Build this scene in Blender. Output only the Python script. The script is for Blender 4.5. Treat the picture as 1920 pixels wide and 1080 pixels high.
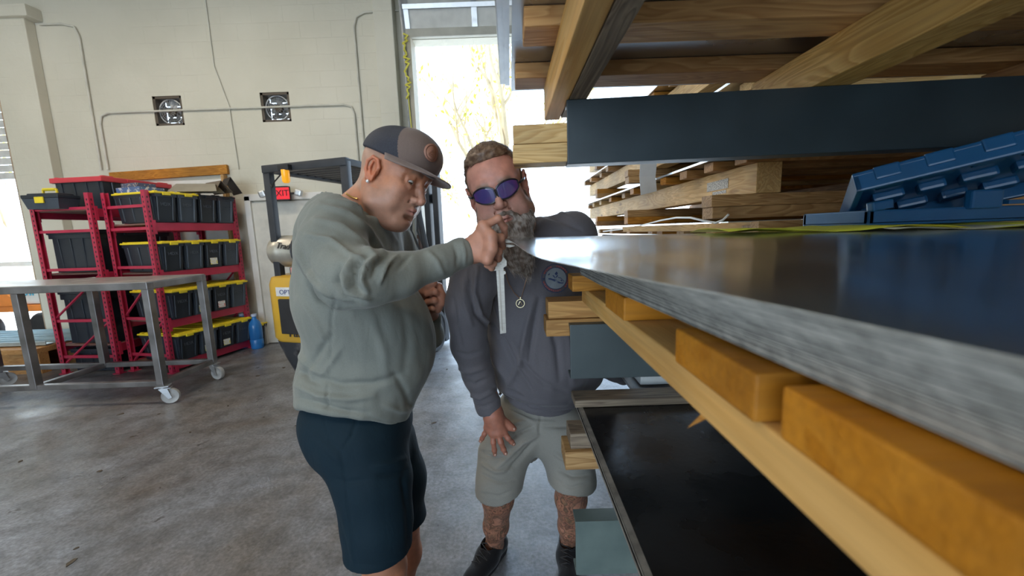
import bpy, bmesh, math, random
import numpy as np
from mathutils import Vector, Matrix, noise as mnoise
random.seed(7); rng = np.random.default_rng(7)
for _o in list(bpy.data.objects): bpy.data.objects.remove(_o)
scene = bpy.context.scene
COL = scene.collection

# ---------------------------------------------------------------- camera
F = 750.0; HC = 1.45; PITCH = math.atan(106/750.0); ROLL = 0.035
CAM = Vector((0, 0, HC))
FW = Vector((0, math.cos(PITCH), -math.sin(PITCH)))
_u0 = Vector((0, math.sin(PITCH), math.cos(PITCH))); _r0 = Vector((1, 0, 0))
RT = _r0*math.cos(ROLL) - _u0*math.sin(ROLL)
UP = _u0*math.cos(ROLL) + _r0*math.sin(ROLL)
cd = bpy.data.cameras.new('camera'); cam = bpy.data.objects.new('camera', cd); COL.objects.link(cam)
cam.matrix_world = Matrix(((RT.x, UP.x, -FW.x, CAM.x), (RT.y, UP.y, -FW.y, CAM.y), (RT.z, UP.z, -FW.z, CAM.z), (0, 0, 0, 1)))
cd.sensor_width = 36; cd.lens = 36*F/1920; cd.clip_start = 0.02; cd.clip_end = 300
cd.dof.use_dof = True; cd.dof.focus_distance = 1.6; cd.dof.aperture_fstop = 3.6
scene.camera = cam

# ---------------------------------------------------------------- world, sun, fill lamps, exposure
w = bpy.data.worlds.new('sky'); scene.world = w; w.use_nodes = True
_nt = w.node_tree; _bg = _nt.nodes['Background']
_tc = _nt.nodes.new('ShaderNodeTexCoord'); _sx = _nt.nodes.new('ShaderNodeSeparateXYZ'); _cr = _nt.nodes.new('ShaderNodeValToRGB')
_nt.links.new(_tc.outputs['Generated'], _sx.inputs[0]); _nt.links.new(_sx.outputs['Z'], _cr.inputs[0])
_cr.color_ramp.elements[0].position = 0.0; _cr.color_ramp.elements[0].color = (0.74, 0.87, 1.0, 1)
_cr.color_ramp.elements[1].position = 0.5; _cr.color_ramp.elements[1].color = (0.50, 0.72, 1.0, 1)
_nt.links.new(_cr.outputs[0], _bg.inputs[0]); _bg.inputs[1].default_value = 5.0
sd = bpy.data.lights.new('sun', 'SUN'); sun = bpy.data.objects.new('sun', sd); COL.objects.link(sun)
sd.energy = 11.0; sd.angle = 0.01; sd.color = (1.0, 0.95, 0.86)
sun.rotation_euler = Vector((0.35, 0.30, -0.88)).to_track_quat('-Z', 'Y').to_euler()
FILL_LAMP_POWER = 52.0
scene.view_settings.view_transform = 'Standard'; scene.view_settings.look = 'None'
scene.view_settings.exposure = 0.0; scene.view_settings.gamma = 1.0
scene.view_settings.use_curve_mapping = False

# ---------------------------------------------------------------- helpers
def ray(px, py): return FW + RT*((px-960)/F) - UP*((py-540)/F)
def at(px, py, Y): v = ray(px, py); return CAM + v*(Y/v.y)
def atz(px, py, Z): v = ray(px, py); return CAM + v*((Z-HC)/v.z)
def proj(P):
    q = P - np.array(CAM); z = q @ np.array(FW)
    return 960+F*(q @ np.array(RT))/z, 540-F*(q @ np.array(UP))/z

def tag(o, label=None, cat=None, group=None, kind=None):
    if label: o['label'] = label
    if cat: o['category'] = cat
    if group: o['group'] = group
    if kind: o['kind'] = kind
    return o
def empty(name, loc=(0, 0, 0), rz=0, label=None, cat=None, group=None):
    o = bpy.data.objects.new(name, None); COL.objects.link(o)
    o.location = loc; o.rotation_euler = (0, 0, rz); o.empty_display_size = 0.1
    return tag(o, label, cat, group)

class MB:
    def __init__(s): s.v = []; s.f = []; s.m = []; s.sm = []
    def add(s, v, f, mi=0, smooth=False, M=None):
        b = len(s.v)
        for p in v:
            p = Vector(p)
            if M is not None: p = M @ p
            s.v.append(p)
        for q in f: s.f.append([b+i for i in q]); s.m.append(mi); s.sm.append(smooth)
        return s
    def box(s, c, size, mi=0, M=None, bev=0.0):
        x, y, z = [k/2 for k in size]; c = Vector(c)
        if bev <= 0:
            v = [c+Vector((sx*x, sy*y, sz*z)) for sx in (-1, 1) for sy in (-1, 1) for sz in (-1, 1)]
            f = [(0, 1, 3, 2), (4, 6, 7, 5), (0, 4, 5, 1), (2, 3, 7, 6), (0, 2, 6, 4), (1, 5, 7, 3)]
            return s.add(v, f, mi, False, M)
        bm = bmesh.new(); bmesh.ops.create_cube(bm, size=1.0)
        for q in bm.verts: q.co = Vector((q.co.x*size[0], q.co.y*size[1], q.co.z*size[2])) + c
        bmesh.ops.bevel(bm, geom=list(bm.edges), offset=bev, segments=2, profile=0.6, affect='EDGES')
        bm.verts.index_update()
        s.add([q.co.copy() for q in bm.verts], [[q.index for q in fc.verts] for fc in bm.faces], mi, False, M); bm.free()
        return s
    def prism(s, poly, z0, z1, mi=0, M=None):      # poly in xy, extruded z0..z1
        n = len(poly)
        v = [(x, y, z0) for x, y in poly] + [(x, y, z1) for x, y in poly]
        f = [list(range(n))[::-1], list(range(n, 2*n))] + [(i, (i+1) % n, n+(i+1) % n, n+i) for i in range(n)]
        return s.add(v, f, mi, False, M)
    def tube(s, pts, r, n=10, mi=0, M=None, caps=True):
        pts = [Vector(p) for p in pts]; R = r if isinstance(r, (list, tuple)) else [r]*len(pts)
        v = []; f = []; prev = None
        for i, p in enumerate(pts):
            t = (pts[min(i+1, len(pts)-1)] - pts[max(i-1, 0)])
            t = t.normalized() if t.length > 1e-9 else Vector((0, 0, 1))
            a = prev if prev is not None else (Vector((0, 0, 1)) if abs(t.z) < .9 else Vector((1, 0, 0)))
            a = (a - t*a.dot(t)).normalized(); prev = a; b = t.cross(a)
            for k in range(n):
                g = 2*math.pi*k/n; v.append(p + a*(math.cos(g)*R[i]) + b*(math.sin(g)*R[i]))
        for i in range(len(pts)-1):
            for k in range(n): f.append((i*n+k, i*n+(k+1) % n, (i+1)*n+(k+1) % n, (i+1)*n+k))
        s.add(v, f, mi, True, M)
        if caps:
            s.add(v[:n], [list(range(n))[::-1]], mi, False, M); s.add(v[-n:], [list(range(n))], mi, False, M)
        return s
    def lathe(s, prof, n=24, mi=0, M=None, smooth=True):     # prof [(r, z)], axis z
        v = [(r*math.cos(2*math.pi*k/n), r*math.sin(2*math.pi*k/n), z) for r, z in prof for k in range(n)]
        f = [(i*n+k, i*n+(k+1) % n, (i+1)*n+(k+1) % n, (i+1)*n+k) for i in range(len(prof)-1) for k in range(n)]
        if prof[0][0] > 1e-6: f.append(list(range(n))[::-1])
        if prof[-1][0] > 1e-6: f.append([(len(prof)-1)*n+k for k in range(n)])
        return s.add(v, f, mi, smooth, M)
    def build(s, name, mats, parent=None, label=None, cat=None, group=None, kind=None, loc=None, M=None):
        me = bpy.data.meshes.new(name); me.from_pydata([tuple(p) for p in s.v], [], s.f)
        for m in (mats if isinstance(mats, (list, tuple)) else [mats]): me.materials.append(m)
        me.polygons.foreach_set('material_index', s.m); me.polygons.foreach_set('use_smooth', s.sm)
        if any(s.sm):
            try: me.set_sharp_from_angle(angle=math.radians(40))
            except Exception: pass
        me.update()
        o = bpy.data.objects.new(name, me); COL.objects.link(o)
        if parent is not None: o.parent = parent
        if loc is not None: o.location = loc
        if M is not None: o.matrix_local = M
        return tag(o, label, cat, group, kind)

def frame(a, b, up=(0, 0, 1)):
    a = Vector(a); b = Vector(b); x = (b-a).normalized(); u = Vector(up)
    y = u.cross(x).normalized(); z = x.cross(y)
    return Matrix(((x.x, y.x, z.x, a.x), (x.y, y.y, z.y, a.y), (x.z, y.z, z.z, a.z), (0, 0, 0, 1)))
def board(name, a, b, wd, ht, mat, parent=None, label=None, cat=None, group=None, up=(0, 0, 1), bev=.003, jag=0):
    """straight timber from end centre a to end centre b, width wd, height ht"""
    a = Vector(a); b = Vector(b); L = (b-a).length
    m = MB(); m.box((L/2, 0, 0), (L, wd, ht), bev=bev)
    if jag:
        for p in m.v:
            if p.x > L*.9: p.x += random.uniform(-jag, jag)
    return m.build(name, mat, parent, label, cat, group, M=frame(a, b, up))
def copy_tree(o, parent=None):
    c = o.copy(); COL.objects.link(c)
    if parent is not None: c.parent = parent
    for ch in list(o.children): copy_tree(ch, c)
    return c
def text_mesh(body, size, ext=.002):
    cu = bpy.data.curves.new('txt', 'FONT'); cu.body = body; cu.size = size; cu.extrude = ext; cu.resolution_u = 3
    cu.align_x = 'CENTER'; cu.align_y = 'CENTER'
    o = bpy.data.objects.new('txt', cu); COL.objects.link(o)
    bpy.context.view_layer.update()
    me = bpy.data.meshes.new_from_object(o.evaluated_get(bpy.context.evaluated_depsgraph_get()))
    bpy.data.objects.remove(o); return me
def text_obj(name, body, size, mat, M, parent=None, ext=.002, sx=1, bold=0, label=None):
    me = text_mesh(body, size, ext); me.materials.clear(); me.materials.append(mat)
    for v in me.vertices: v.co.x *= sx
    o = bpy.data.objects.new(name, me); COL.objects.link(o)
    if parent is not None: o.parent = parent
    o.matrix_local = M
    if label: o['label'] = label
    return o

# ---------------------------------------------------------------- materials
def _base(name):
    m = bpy.data.materials.new(name); m.use_nodes = True; nt = m.node_tree
    return m, nt, nt.nodes['Principled BSDF']
def mat(name, col, rough=.6, metal=0.0, var=.12, scale=6, bump=0, bscale=30, emit=None, es=0, spec=.5, col2=None, thr=None, aniso=None, trans=0, coat=0, rvar=0):
    m, nt, b = _base(name); N = nt.nodes; L = nt.links
    tc = N.new('ShaderNodeTexCoord'); no = N.new('ShaderNodeTexNoise'); no.inputs['Scale'].default_value = scale; no.inputs['Detail'].default_value = 6
    mp = N.new('ShaderNodeMapping'); L.new(tc.outputs['Object'], mp.inputs[0]); L.new(mp.outputs[0], no.inputs[0])
    if aniso: mp.inputs['Scale'].default_value = aniso
    cr = N.new('ShaderNodeValToRGB'); L.new(no.outputs[0], cr.inputs[0])
    c2 = col2 if col2 else tuple(min(1, c*(1+var)) for c in col)
    c1 = tuple(c*(1-var) for c in col) if not col2 else col
    lo, hi = thr if thr else (.3, .7)
    cr.color_ramp.elements[0].position = lo; cr.color_ramp.elements[1].position = hi
    cr.color_ramp.elements[0].color = (*c1, 1); cr.color_ramp.elements[1].color = (*c2, 1)
    L.new(cr.outputs[0], b.inputs['Base Color'])
    b.inputs['Roughness'].default_value = rough; b.inputs['Metallic'].default_value = metal
    b.inputs['Specular IOR Level'].default_value = spec
    if trans: b.inputs['Transmission Weight'].default_value = trans
    if coat: b.inputs['Coat Weight'].default_value = coat
    if rvar:
        mr = N.new('ShaderNodeMapRange'); L.new(no.outputs[0], mr.inputs[0])
        mr.inputs[1].default_value = .3; mr.inputs[2].default_value = .7
        mr.inputs[3].default_value = max(0, rough-rvar); mr.inputs[4].default_value = min(1, rough+rvar); L.new(mr.outputs[0], b.inputs['Roughness'])
    if bump:
        n2 = N.new('ShaderNodeTexNoise'); n2.inputs['Scale'].default_value = bscale; n2.inputs['Detail'].default_value = 5; L.new(mp.outputs[0], n2.inputs[0])
        bp = N.new('ShaderNodeBump'); bp.inputs['Strength'].default_value = bump; bp.inputs['Distance'].default_value = .01
        L.new(n2.outputs[0], bp.inputs['Height']); L.new(bp.outputs[0], b.inputs['Normal'])
    if emit: b.inputs['Emission Color'].default_value = (*emit, 1); b.inputs['Emission Strength'].default_value = es
    return m
def wood(name, c1, c2, rough=.65, knots=True, gs=14, dark=.5):
    m, nt, b = _base(name); N = nt.nodes; L = nt.links
    tc = N.new('ShaderNodeTexCoord'); oi = N.new('ShaderNodeObjectInfo')
    mul = N.new('ShaderNodeMath'); mul.operation = 'MULTIPLY'; mul.inputs[1].default_value = 37; L.new(oi.outputs['Random'], mul.inputs[0])
    va = N.new('ShaderNodeVectorMath'); va.operation = 'ADD'; L.new(tc.outputs['Object'], va.inputs[0]); L.new(mul.outputs[0], va.inputs[1])
    mp = N.new('ShaderNodeMapping'); mp.inputs['Scale'].default_value = (.9, 7, 7); L.new(va.outputs[0], mp.inputs[0])
    n1 = N.new('ShaderNodeTexNoise'); n1.inputs['Scale'].default_value = 1.6; n1.inputs['Detail'].default_value = 3; n1.inputs['Distortion'].default_value = .6; L.new(mp.outputs[0], n1.inputs[0])
    m2 = N.new('ShaderNodeMath'); m2.operation = 'MULTIPLY'; m2.inputs[1].default_value = gs; L.new(n1.outputs[0], m2.inputs[0])
    fr = N.new('ShaderNodeMath'); fr.operation = 'FRACT'; L.new(m2.outputs[0], fr.inputs[0])
    mp2 = N.new('ShaderNodeMapping'); mp2.inputs['Scale'].default_value = (4, 130, 130); L.new(va.outputs[0], mp2.inputs[0])
    n2 = N.new('ShaderNodeTexNoise'); n2.inputs['Scale'].default_value = 1; n2.inputs['Detail'].default_value = 4; L.new(mp2.outputs[0], n2.inputs[0])
    cr = N.new('ShaderNodeValToRGB'); L.new(fr.outputs[0], cr.inputs[0]); e = cr.color_ramp.elements
    e[0].position = 0; e[0].color = (*c1, 1); e[1].position = .8; e[1].color = (*c2, 1)
    k = cr.color_ramp.elements.new(1.0); k.color = (*c1, 1)
    mx = N.new('ShaderNodeMix'); mx.data_type = 'RGBA'; mx.blend_type = 'MULTIPLY'; mx.inputs[0].default_value = .45
    L.new(cr.outputs[0], mx.inputs[6]); L.new(n2.outputs[0], mx.inputs[7])
    n3 = N.new('ShaderNodeTexNoise'); n3.inputs['Scale'].default_value = 2.2; n3.inputs['Detail'].default_value = 2; L.new(va.outputs[0], n3.inputs[0])
    mr = N.new('ShaderNodeMapRange'); mr.inputs[1].default_value = .35; mr.inputs[2].default_value = .65; mr.inputs[3].default_value = .72; mr.inputs[4].default_value = 1.15; L.new(n3.outputs[0], mr.inputs[0])
    hs = N.new('ShaderNodeHueSaturation'); L.new(mr.outputs[0], hs.inputs['Value']); hs.inputs['Saturation'].default_value = 1.05; L.new(mx.outputs[2], hs.inputs['Color'])
    out = hs.outputs[0]
    if knots:
        mk = N.new('ShaderNodeMapping'); mk.inputs['Scale'].default_value = (2.2, 9, 9); L.new(va.outputs[0], mk.inputs[0])
        vo = N.new('ShaderNodeTexVoronoi'); vo.inputs['Scale'].default_value = 1; L.new(mk.outputs[0], vo.inputs[0])
        kr = N.new('ShaderNodeValToRGB'); L.new(vo.outputs['Distance'], kr.inputs[0]); kr.color_ramp.elements[0].position = .06; kr.color_ramp.elements[0].color = (.25, .13, .06, 1)
        kr.color_ramp.elements[1].position = .14; kr.color_ramp.elements[1].color = (1, 1, 1, 1)
        mk2 = N.new('ShaderNodeMix'); mk2.data_type = 'RGBA'; mk2.blend_type = 'MULTIPLY'; mk2.inputs[0].default_value = .8; L.new(out, mk2.inputs[6]); L.new(kr.outputs[0], mk2.inputs[7]); out = mk2.outputs[2]
    L.new(out, b.inputs['Base Color']); b.inputs['Roughness'].default_value = rough
    bp = N.new('ShaderNodeBump'); bp.inputs['Strength'].default_value = .35; bp.inputs['Distance'].default_value = .004; L.new(n2.outputs[0], bp.inputs['Height']); L.new(bp.outputs[0], b.inputs['Normal'])
    return m
W_PINE = wood('pine', (.42, .23, .09), (.68, .43, .20))
W_GOLD = wood('golden_pine', (.46, .19, .028), (.70, .33, .065), knots=True)
W_RAW = wood('pale_pine', (.70, .43, .17), (.92, .64, .30))
W_OLD = wood('weathered_pine', (.19, .14, .10), (.38, .30, .21), gs=20)
W_BROWN = wood('brown_pine', (.30, .15, .07), (.52, .29, .13))
W_RED = wood('reddish_pine', (.46, .23, .085), (.66, .38, .16))
W_SAW = wood('sawn_pine', (.68, .37, .10), (.93, .58, .21), gs=26, knots=False)
W_TAN = wood('tan_pine', (.52, .26, .085), (.76, .43, .155), gs=24, knots=False)
W_PLAIN = wood('orange_pine', (.58, .225, .025), (.70, .30, .045), gs=3, knots=False)
W_LIGHT = wood('yellow_pine', (.76, .41, .12), (.90, .56, .22), gs=5, knots=True)
STEEL_BLUE = mat('blue_grey_paint', (.022, .037, .046), .42, .0, .14, 9, bump=.06, rvar=.06)
STEEL_TUBE = mat('raw_tube_steel', (.26, .25, .25), .42, .8, .3, 5, rvar=.1)
GALV = mat('galvanised_steel', (.58, .60, .62), .38, .8, .12, 14, rvar=.08)
PAINT_WALL = None
RED = mat('red_enamel', (.48, .028, .072), .36, 0, .15, 5)
TOTE = mat('black_plastic', (.020, .027, .038), .36, 0, .1, 8)
TOTE_S = mat('dark_slate_plastic', (.050, .066, .090), .34, 0, .1, 8)
YEL = mat('yellow_plastic', (.84, .66, .03), .42, 0, .06, 8)
REDP = mat('red_plastic', (.62, .05, .07), .4, 0, .06, 8)
BLACK = mat('black_rubber', (.02, .02, .022), .6, 0, .2, 8)
WHITE = mat('white_paint', (.75, .74, .70), .5, 0, .05, 8)
# ================================================================ setting
WY = 5.55
def wallmat():
    m, nt, b = _base('painted_block_wall'); N = nt.nodes; L = nt.links
    tc = N.new('ShaderNodeTexCoord'); n = N.new('ShaderNodeTexNoise'); n.inputs['Scale'].default_value = .8; n.inputs['Detail'].default_value = 8; L.new(tc.outputs['Object'], n.inputs[0])
    cr = N.new('ShaderNodeValToRGB'); cr.color_ramp.elements[0].position = .3; cr.color_ramp.elements[1].position = .7
    cr.color_ramp.elements[0].color = (.57, .55, .455, 1); cr.color_ramp.elements[1].color = (.69, .665, .565, 1); L.new(n.outputs[0], cr.inputs[0]); L.new(cr.outputs[0], b.inputs['Base Color'])
    mp = N.new('ShaderNodeMapping'); mp.inputs['Rotation'].default_value = (math.radians(-90), 0, 0); L.new(tc.outputs['Object'], mp.inputs[0])
    br = N.new('ShaderNodeTexBrick'); br.inputs['Scale'].default_value = 1; br.inputs['Mortar Size'].default_value = .006; br.inputs['Mortar Smooth'].default_value = .6
    br.inputs['Brick Width'].default_value = .4; br.inputs['Row Height'].default_value = .2; L.new(mp.outputs[0], br.inputs[0])
    n2 = N.new('ShaderNodeTexNoise'); n2.inputs['Scale'].default_value = 1.1; L.new(tc.outputs['Object'], n2.inputs[0])
    mr = N.new('ShaderNodeMapRange'); mr.inputs[1].default_value = .42; mr.inputs[2].default_value = .66; L.new(n2.outputs[0], mr.inputs[0])
    mu = N.new('ShaderNodeMath'); mu.operation = 'MULTIPLY'; L.new(br.outputs['Fac'], mu.inputs[0]); L.new(mr.outputs[0], mu.inputs[1])
    n3 = N.new('ShaderNodeTexNoise'); n3.inputs['Scale'].default_value = 14; n3.inputs['Detail'].default_value = 6; L.new(tc.outputs['Object'], n3.inputs[0])
    ad = N.new('ShaderNodeMath'); ad.operation = 'MULTIPLY_ADD'; ad.inputs[1].default_value = -1.4; L.new(mu.outputs[0], ad.inputs[0]); L.new(n3.outputs[0], ad.inputs[2])
    bp = N.new('ShaderNodeBump'); bp.inputs['Strength'].default_value = .35; bp.inputs['Distance'].default_value = .012; L.new(ad.outputs[0], bp.inputs['Height']); L.new(bp.outputs[0], b.inputs['Normal'])
    b.inputs['Roughness'].default_value = .55
    return m
def floormat():
    m, nt, b = _base('worn_concrete'); N = nt.nodes; L = nt.links
    tc = N.new('ShaderNodeTexCoord')
    def noise(s, d=8, dist=0, sc=None):
        n = N.new('ShaderNodeTexNoise'); n.inputs['Scale'].default_value = s; n.inputs['Detail'].default_value = d; n.inputs['Distortion'].default_value = dist; n.inputs['Roughness'].default_value = .62
        if sc:
            mp = N.new('ShaderNodeMapping'); mp.inputs['Scale'].default_value = sc; mp.inputs['Rotation'].default_value = (0, 0, .5); L.new(tc.outputs['Object'], mp.inputs[0]); L.new(mp.outputs[0], n.inputs[0])
        else: L.new(tc.outputs['Object'], n.inputs[0])
        return n.outputs[0]
    def ramp(x, stops):
        cr = N.new('ShaderNodeValToRGB'); L.new(x, cr.inputs[0]); e = cr.color_ramp.elements
        e[0].position, e[0].color = stops[0][0], (*stops[0][1], 1); e[1].position, e[1].color = stops[-1][0], (*stops[-1][1], 1)
        for p, c in stops[1:-1]: k = e.new(p); k.color = (*c, 1)
        return cr.outputs[0]
    def mul(a, c, f=1.0):
        x = N.new('ShaderNodeMix'); x.data_type = 'RGBA'; x.blend_type = 'MULTIPLY'; x.inputs[0].default_value = f; L.new(a, x.inputs[6]); L.new(c, x.inputs[7]); return x.outputs[2]
    base = ramp(noise(.9, 9, .4), [(.30, (.145, .118, .095)), (.5, (.178, .175, .178)), (.70, (.27, .285, .315))])
    fine = ramp(noise(7, 14, .3), [(.36, (.66, .65, .64)), (.5, (.93, .93, .93)), (.64, (1.15, 1.15, 1.17))])
    spots = ramp(noise(9, 3), [(.27, (.25, .22, .2)), (.33, (1, 1, 1))])
    scr = ramp(noise(3, 9, .5, (14, 1, 1)), [(.30, (.6, .6, .6)), (.40, (1, 1, 1))])
    grit = ramp(noise(55, 8), [(.38, (.72, .72, .72)), (.5, (1, 1, 1)), (.62, (1.3, 1.3, 1.32))])
    c = mul(mul(mul(mul(base, fine), spots, .8), scr, .5), grit, .8)
    L.new(c, b.inputs['Base Color'])
    rr = ramp(noise(2.4, 8, .5), [(.35, (.27,)*3), (.65, (.50,)*3)]); L.new(rr, b.inputs['Roughness'])
    bp = N.new('ShaderNodeBump'); bp.inputs['Strength'].default_value = .22; bp.inputs['Distance'].default_value = .01; L.new(noise(18, 10), bp.inputs['Height']); L.new(bp.outputs[0], b.inputs['Normal'])
    return m
PAINT_WALL = wallmat()
MB().box((-1.5, .55, -.05), (15, 12.1, .1)).build('floor', floormat(), kind='structure')
# back wall with two roller door openings
T = .2
wl = MB()
def wseg(x0, x1, z0, z1): wl.box(((x0+x1)/2, WY+T/2, (z0+z1)/2), (x1-x0, T, z1-z0))
DX0, DX1, DZ = -1.22, 3.0, 3.93          # big door
LX0, LX1, LZ = -9.0, -6.46, 3.9          # left door
FZ0, FZ1 = 2.99, 3.36
fans = [(-4.62, -4.24), (-3.21, -2.83)]
wseg(-9.0, LX1, LZ, 5.0); wseg(LX1, DX0, 0, FZ0)
wseg(LX1, fans[0][0], FZ0, FZ1); wseg(fans[0][1], fans[1][0], FZ0, FZ1); wseg(fans[1][1], DX0, FZ0, FZ1)
wseg(LX1, DX0, FZ1, 5.0); wseg(DX0, DX1, DZ, 5.0); wseg(DX1, 5.0, 0, 5.0)
wl.build('wall_back', PAINT_WALL, kind='structure')
MB().box((-1.5, .55, 5.06), (15, 12.1, .12)).build('ceiling', mat('ceiling_paint', (.42, .42, .40), .8), kind='structure')
MB().box((5.1, .6, 2.5), (.2, 12, 5)).build('wall_right', mat('grey_wall', (.34, .33, .31), .8), kind='structure')
MB().box((-9.1, .6, 2.5), (.2, 12, 5)).build('wall_left', PAINT_WALL, kind='structure')
m = MB()     # unseen front wall added to cut fill light, one bay left open
m.box((-8.0, -5.55, 2.5), (2.0, .2, 5.0)); m.box((2.6, -5.55, 2.5), (4.8, .2, 5.0)); m.box((-3.4, -5.55, 4.5), (7.2, .2, 1.0)); m.build('wall_front_unseen', PAINT_WALL, kind='structure')
# pilasters
MB().box((-6.21, WY-.06, 2.15), (.50, .12, 4.3), bev=.01).build('trim_1', PAINT_WALL, kind='structure')
MB().box((-6.2, WY-.09, 4.36), (.70, .18, .14), bev=.01).build('trim_2', PAINT_WALL, kind='structure')
MB().box((-1.48, WY-.09, 2.5), (.24, .18, 5.0), bev=.01).build('trim_3', PAINT_WALL, kind='structure')
# door surround of the big opening
MB().box((DX0+.025, WY+.02, DZ/2), (.05, .26, DZ)).build('trim_4', mat('door_jamb', (.42, .38, .30), .6), kind='structure')

# exit door with frame, white
dw = empty('door_1', (-3.02, WY, 0)); dw['kind'] = 'structure'
fr = MB(); fr.box((-.485, -.03, 1.02), (.08, .08, 2.04), bev=.006); fr.box((.485, -.03, 1.02), (.08, .08, 2.04), bev=.006); fr.box((0, -.03, 2.02), (1.05, .08, .09), bev=.006)
fr.build('door_frame', WHITE, dw)
MB().box((0, -.015, .985), (.89, .05, 1.95), bev=.004).build('door_panel', mat('door_paint', (.66, .64, .57), .45), dw)
MB().lathe([(0, 0), (.02, 0), (.02, .04), (.03, .05), (.03, .07), (0, .075)], M=Matrix.Translation((.36, -.04, 1.0)) @ Matrix.Rotation(math.radians(90), 4, 'X')).build('door_knob', GALV, dw)

# big roller door: panels bending back under the ceiling
rd = empty('door_2', (0, WY, 0)); rd['kind'] = 'structure'
DWM = mat('door_white', (.66, .66, .62), .5)
path = [(-.02, 3.95), (-.02, 4.02), (-.10, 4.30), (-.36, 4.50), (-.80, 4.56), (-1.3, 4.60), (-1.8, 4.63)]
xs0, xs1 = DX0-.02, DX1+.1
for i in range(len(path)-1):
    (y0, z0), (y1, z1) = path[i], path[i+1]
    a = Vector(((xs0+xs1)/2, y0, z0)); b = Vector(((xs0+xs1)/2, y1, z1)); L = (b-a).length
    if L < .1:
        MB().box((0, 0, 0), (xs1-xs0, .07, .10), bev=.01).build('bottom_rail', mat('rail_grey', (.45, .44, .38), .5), rd, M=Matrix.Translation((a.x, y0-.03, z0+.03))); continue
    m = MB(); Mx = frame(a, b, (1, 0, 0))
    m.box((L/2, 0, 0), (L-.012, .04, 0.0001)) if False else None
    fr_ = Matrix(((1, 0, 0, a.x), (0, (b-a).y/L, -(b-a).z/L, y0), (0, (b-a).z/L, (b-a).y/L, z0), (0, 0, 0, 1)))
    m.box((0, L/2, -.0), (xs1-xs0, L-.012, .035), M=fr_)
    m.build('door_section', DWM, rd)
    m = MB(); m.box((0, L-.03, .035), (xs1-xs0, .05, .045), M=fr_)
    for k in range(6): m.box((-(xs1-xs0)/2+.03+k*(xs1-xs0-.06)/5, L/2, .03), (.07, L-.02, .02), M=fr_)
    m.build('stiffener', GALV, rd)
m = MB(); m.tube([(DX0-.04, -.08, .0), (DX0-.04, -.08, 4.0), (DX0-.04, -.16, 4.32), (DX0-.04, -.42, 4.52), (DX0-.04, -1.0, 4.60), (DX0-.04, -2.0, 4.64)], .022, 8)
m.build('track', GALV, rd)
m = MB()
for k in range(14):
    z = 3.95-k*.055; m.tube([(DX0-.03+.02*math.sin(k*2.1), -.13, z), (DX0-.0+.03*math.sin(k*1.3+1), -.15, z-.03), (DX0-.03+.02*math.sin(k*2.1+2), -.13, z-.055)], .012, 6)
m.tube([(DX0-.02, -.13, 3.2), (DX0, -.14, 2.6), (DX0-.01, -.13, 1.9)], .006, 6)
m.build('rope', mat('yellow_rope', (.72, .66, .10), .8), rd, label='yellow pull rope tied in a bunch')

# left roller door, white slats half way down
ld = empty('door_3', (0, WY, 0)); ld['kind'] = 'structure'
m = MB()
for k in range(17): m.box(((LX0+LX1)/2, .0, 2.42+k*.095), (LX1-LX0, .03, .084), bev=.008)
m.build('slat_curtain', mat('slat_white', (.62, .63, .62), .5, var=.2), ld)
MB().box((LX1-.03, -.05, 2.0), (.06, .06, 4.0), bev=.004).build('track', mat('brown_track', (.35, .25, .16), .6, var=.4), ld)

# conduits
CND = mat('painted_conduit', (.58, .57, .50), .45)
c = MB(); y = WY-.02; zc = 3.17
P1 = [(-5.33, y, 2.45), (-5.33, y, zc-.14), (-5.30, y, zc-.04), (-5.20, y, zc)] + [(-2.12, y, zc+.0), (-2.02, y, zc-.03), (-1.99, y, zc-.12), (-1.99, y, 2.1)]
c.tube(P1, .013, 8); c.build('conduit', CND, label='painted conduit looping across the wall past both fans', cat='pipe')
c = MB(); c.tube([(-5.42, y, 2.45), (-5.41, y, 4.1), (-5.45, y, 4.22), (-5.6, y, 4.26), (-5.88, y, 4.26)], .013, 8); c.build('conduit', CND, label='painted conduit bending left to the pilaster top', cat='pipe')
c = MB(); c.tube([(-1.9, y, 2.1), (-1.9, y, 4.1), (-1.86, y, 4.22), (-1.75, y, 4.27), (-1.3, y, 4.28)], .013, 8); c.build('conduit', CND, label='painted conduit rising beside the big door and bending right at top', cat='pipe')
c = MB(); c.tube([(-3.6, y+.01, 2.4), (-3.62, y+.01, 3.2), (-3.75, y+.01, 3.7), (-3.75, y+.01, 4.9)], .008, 6); c.build('wall_cable', CND, label='painted over cable running up between the two fans', cat='cable')

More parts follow.
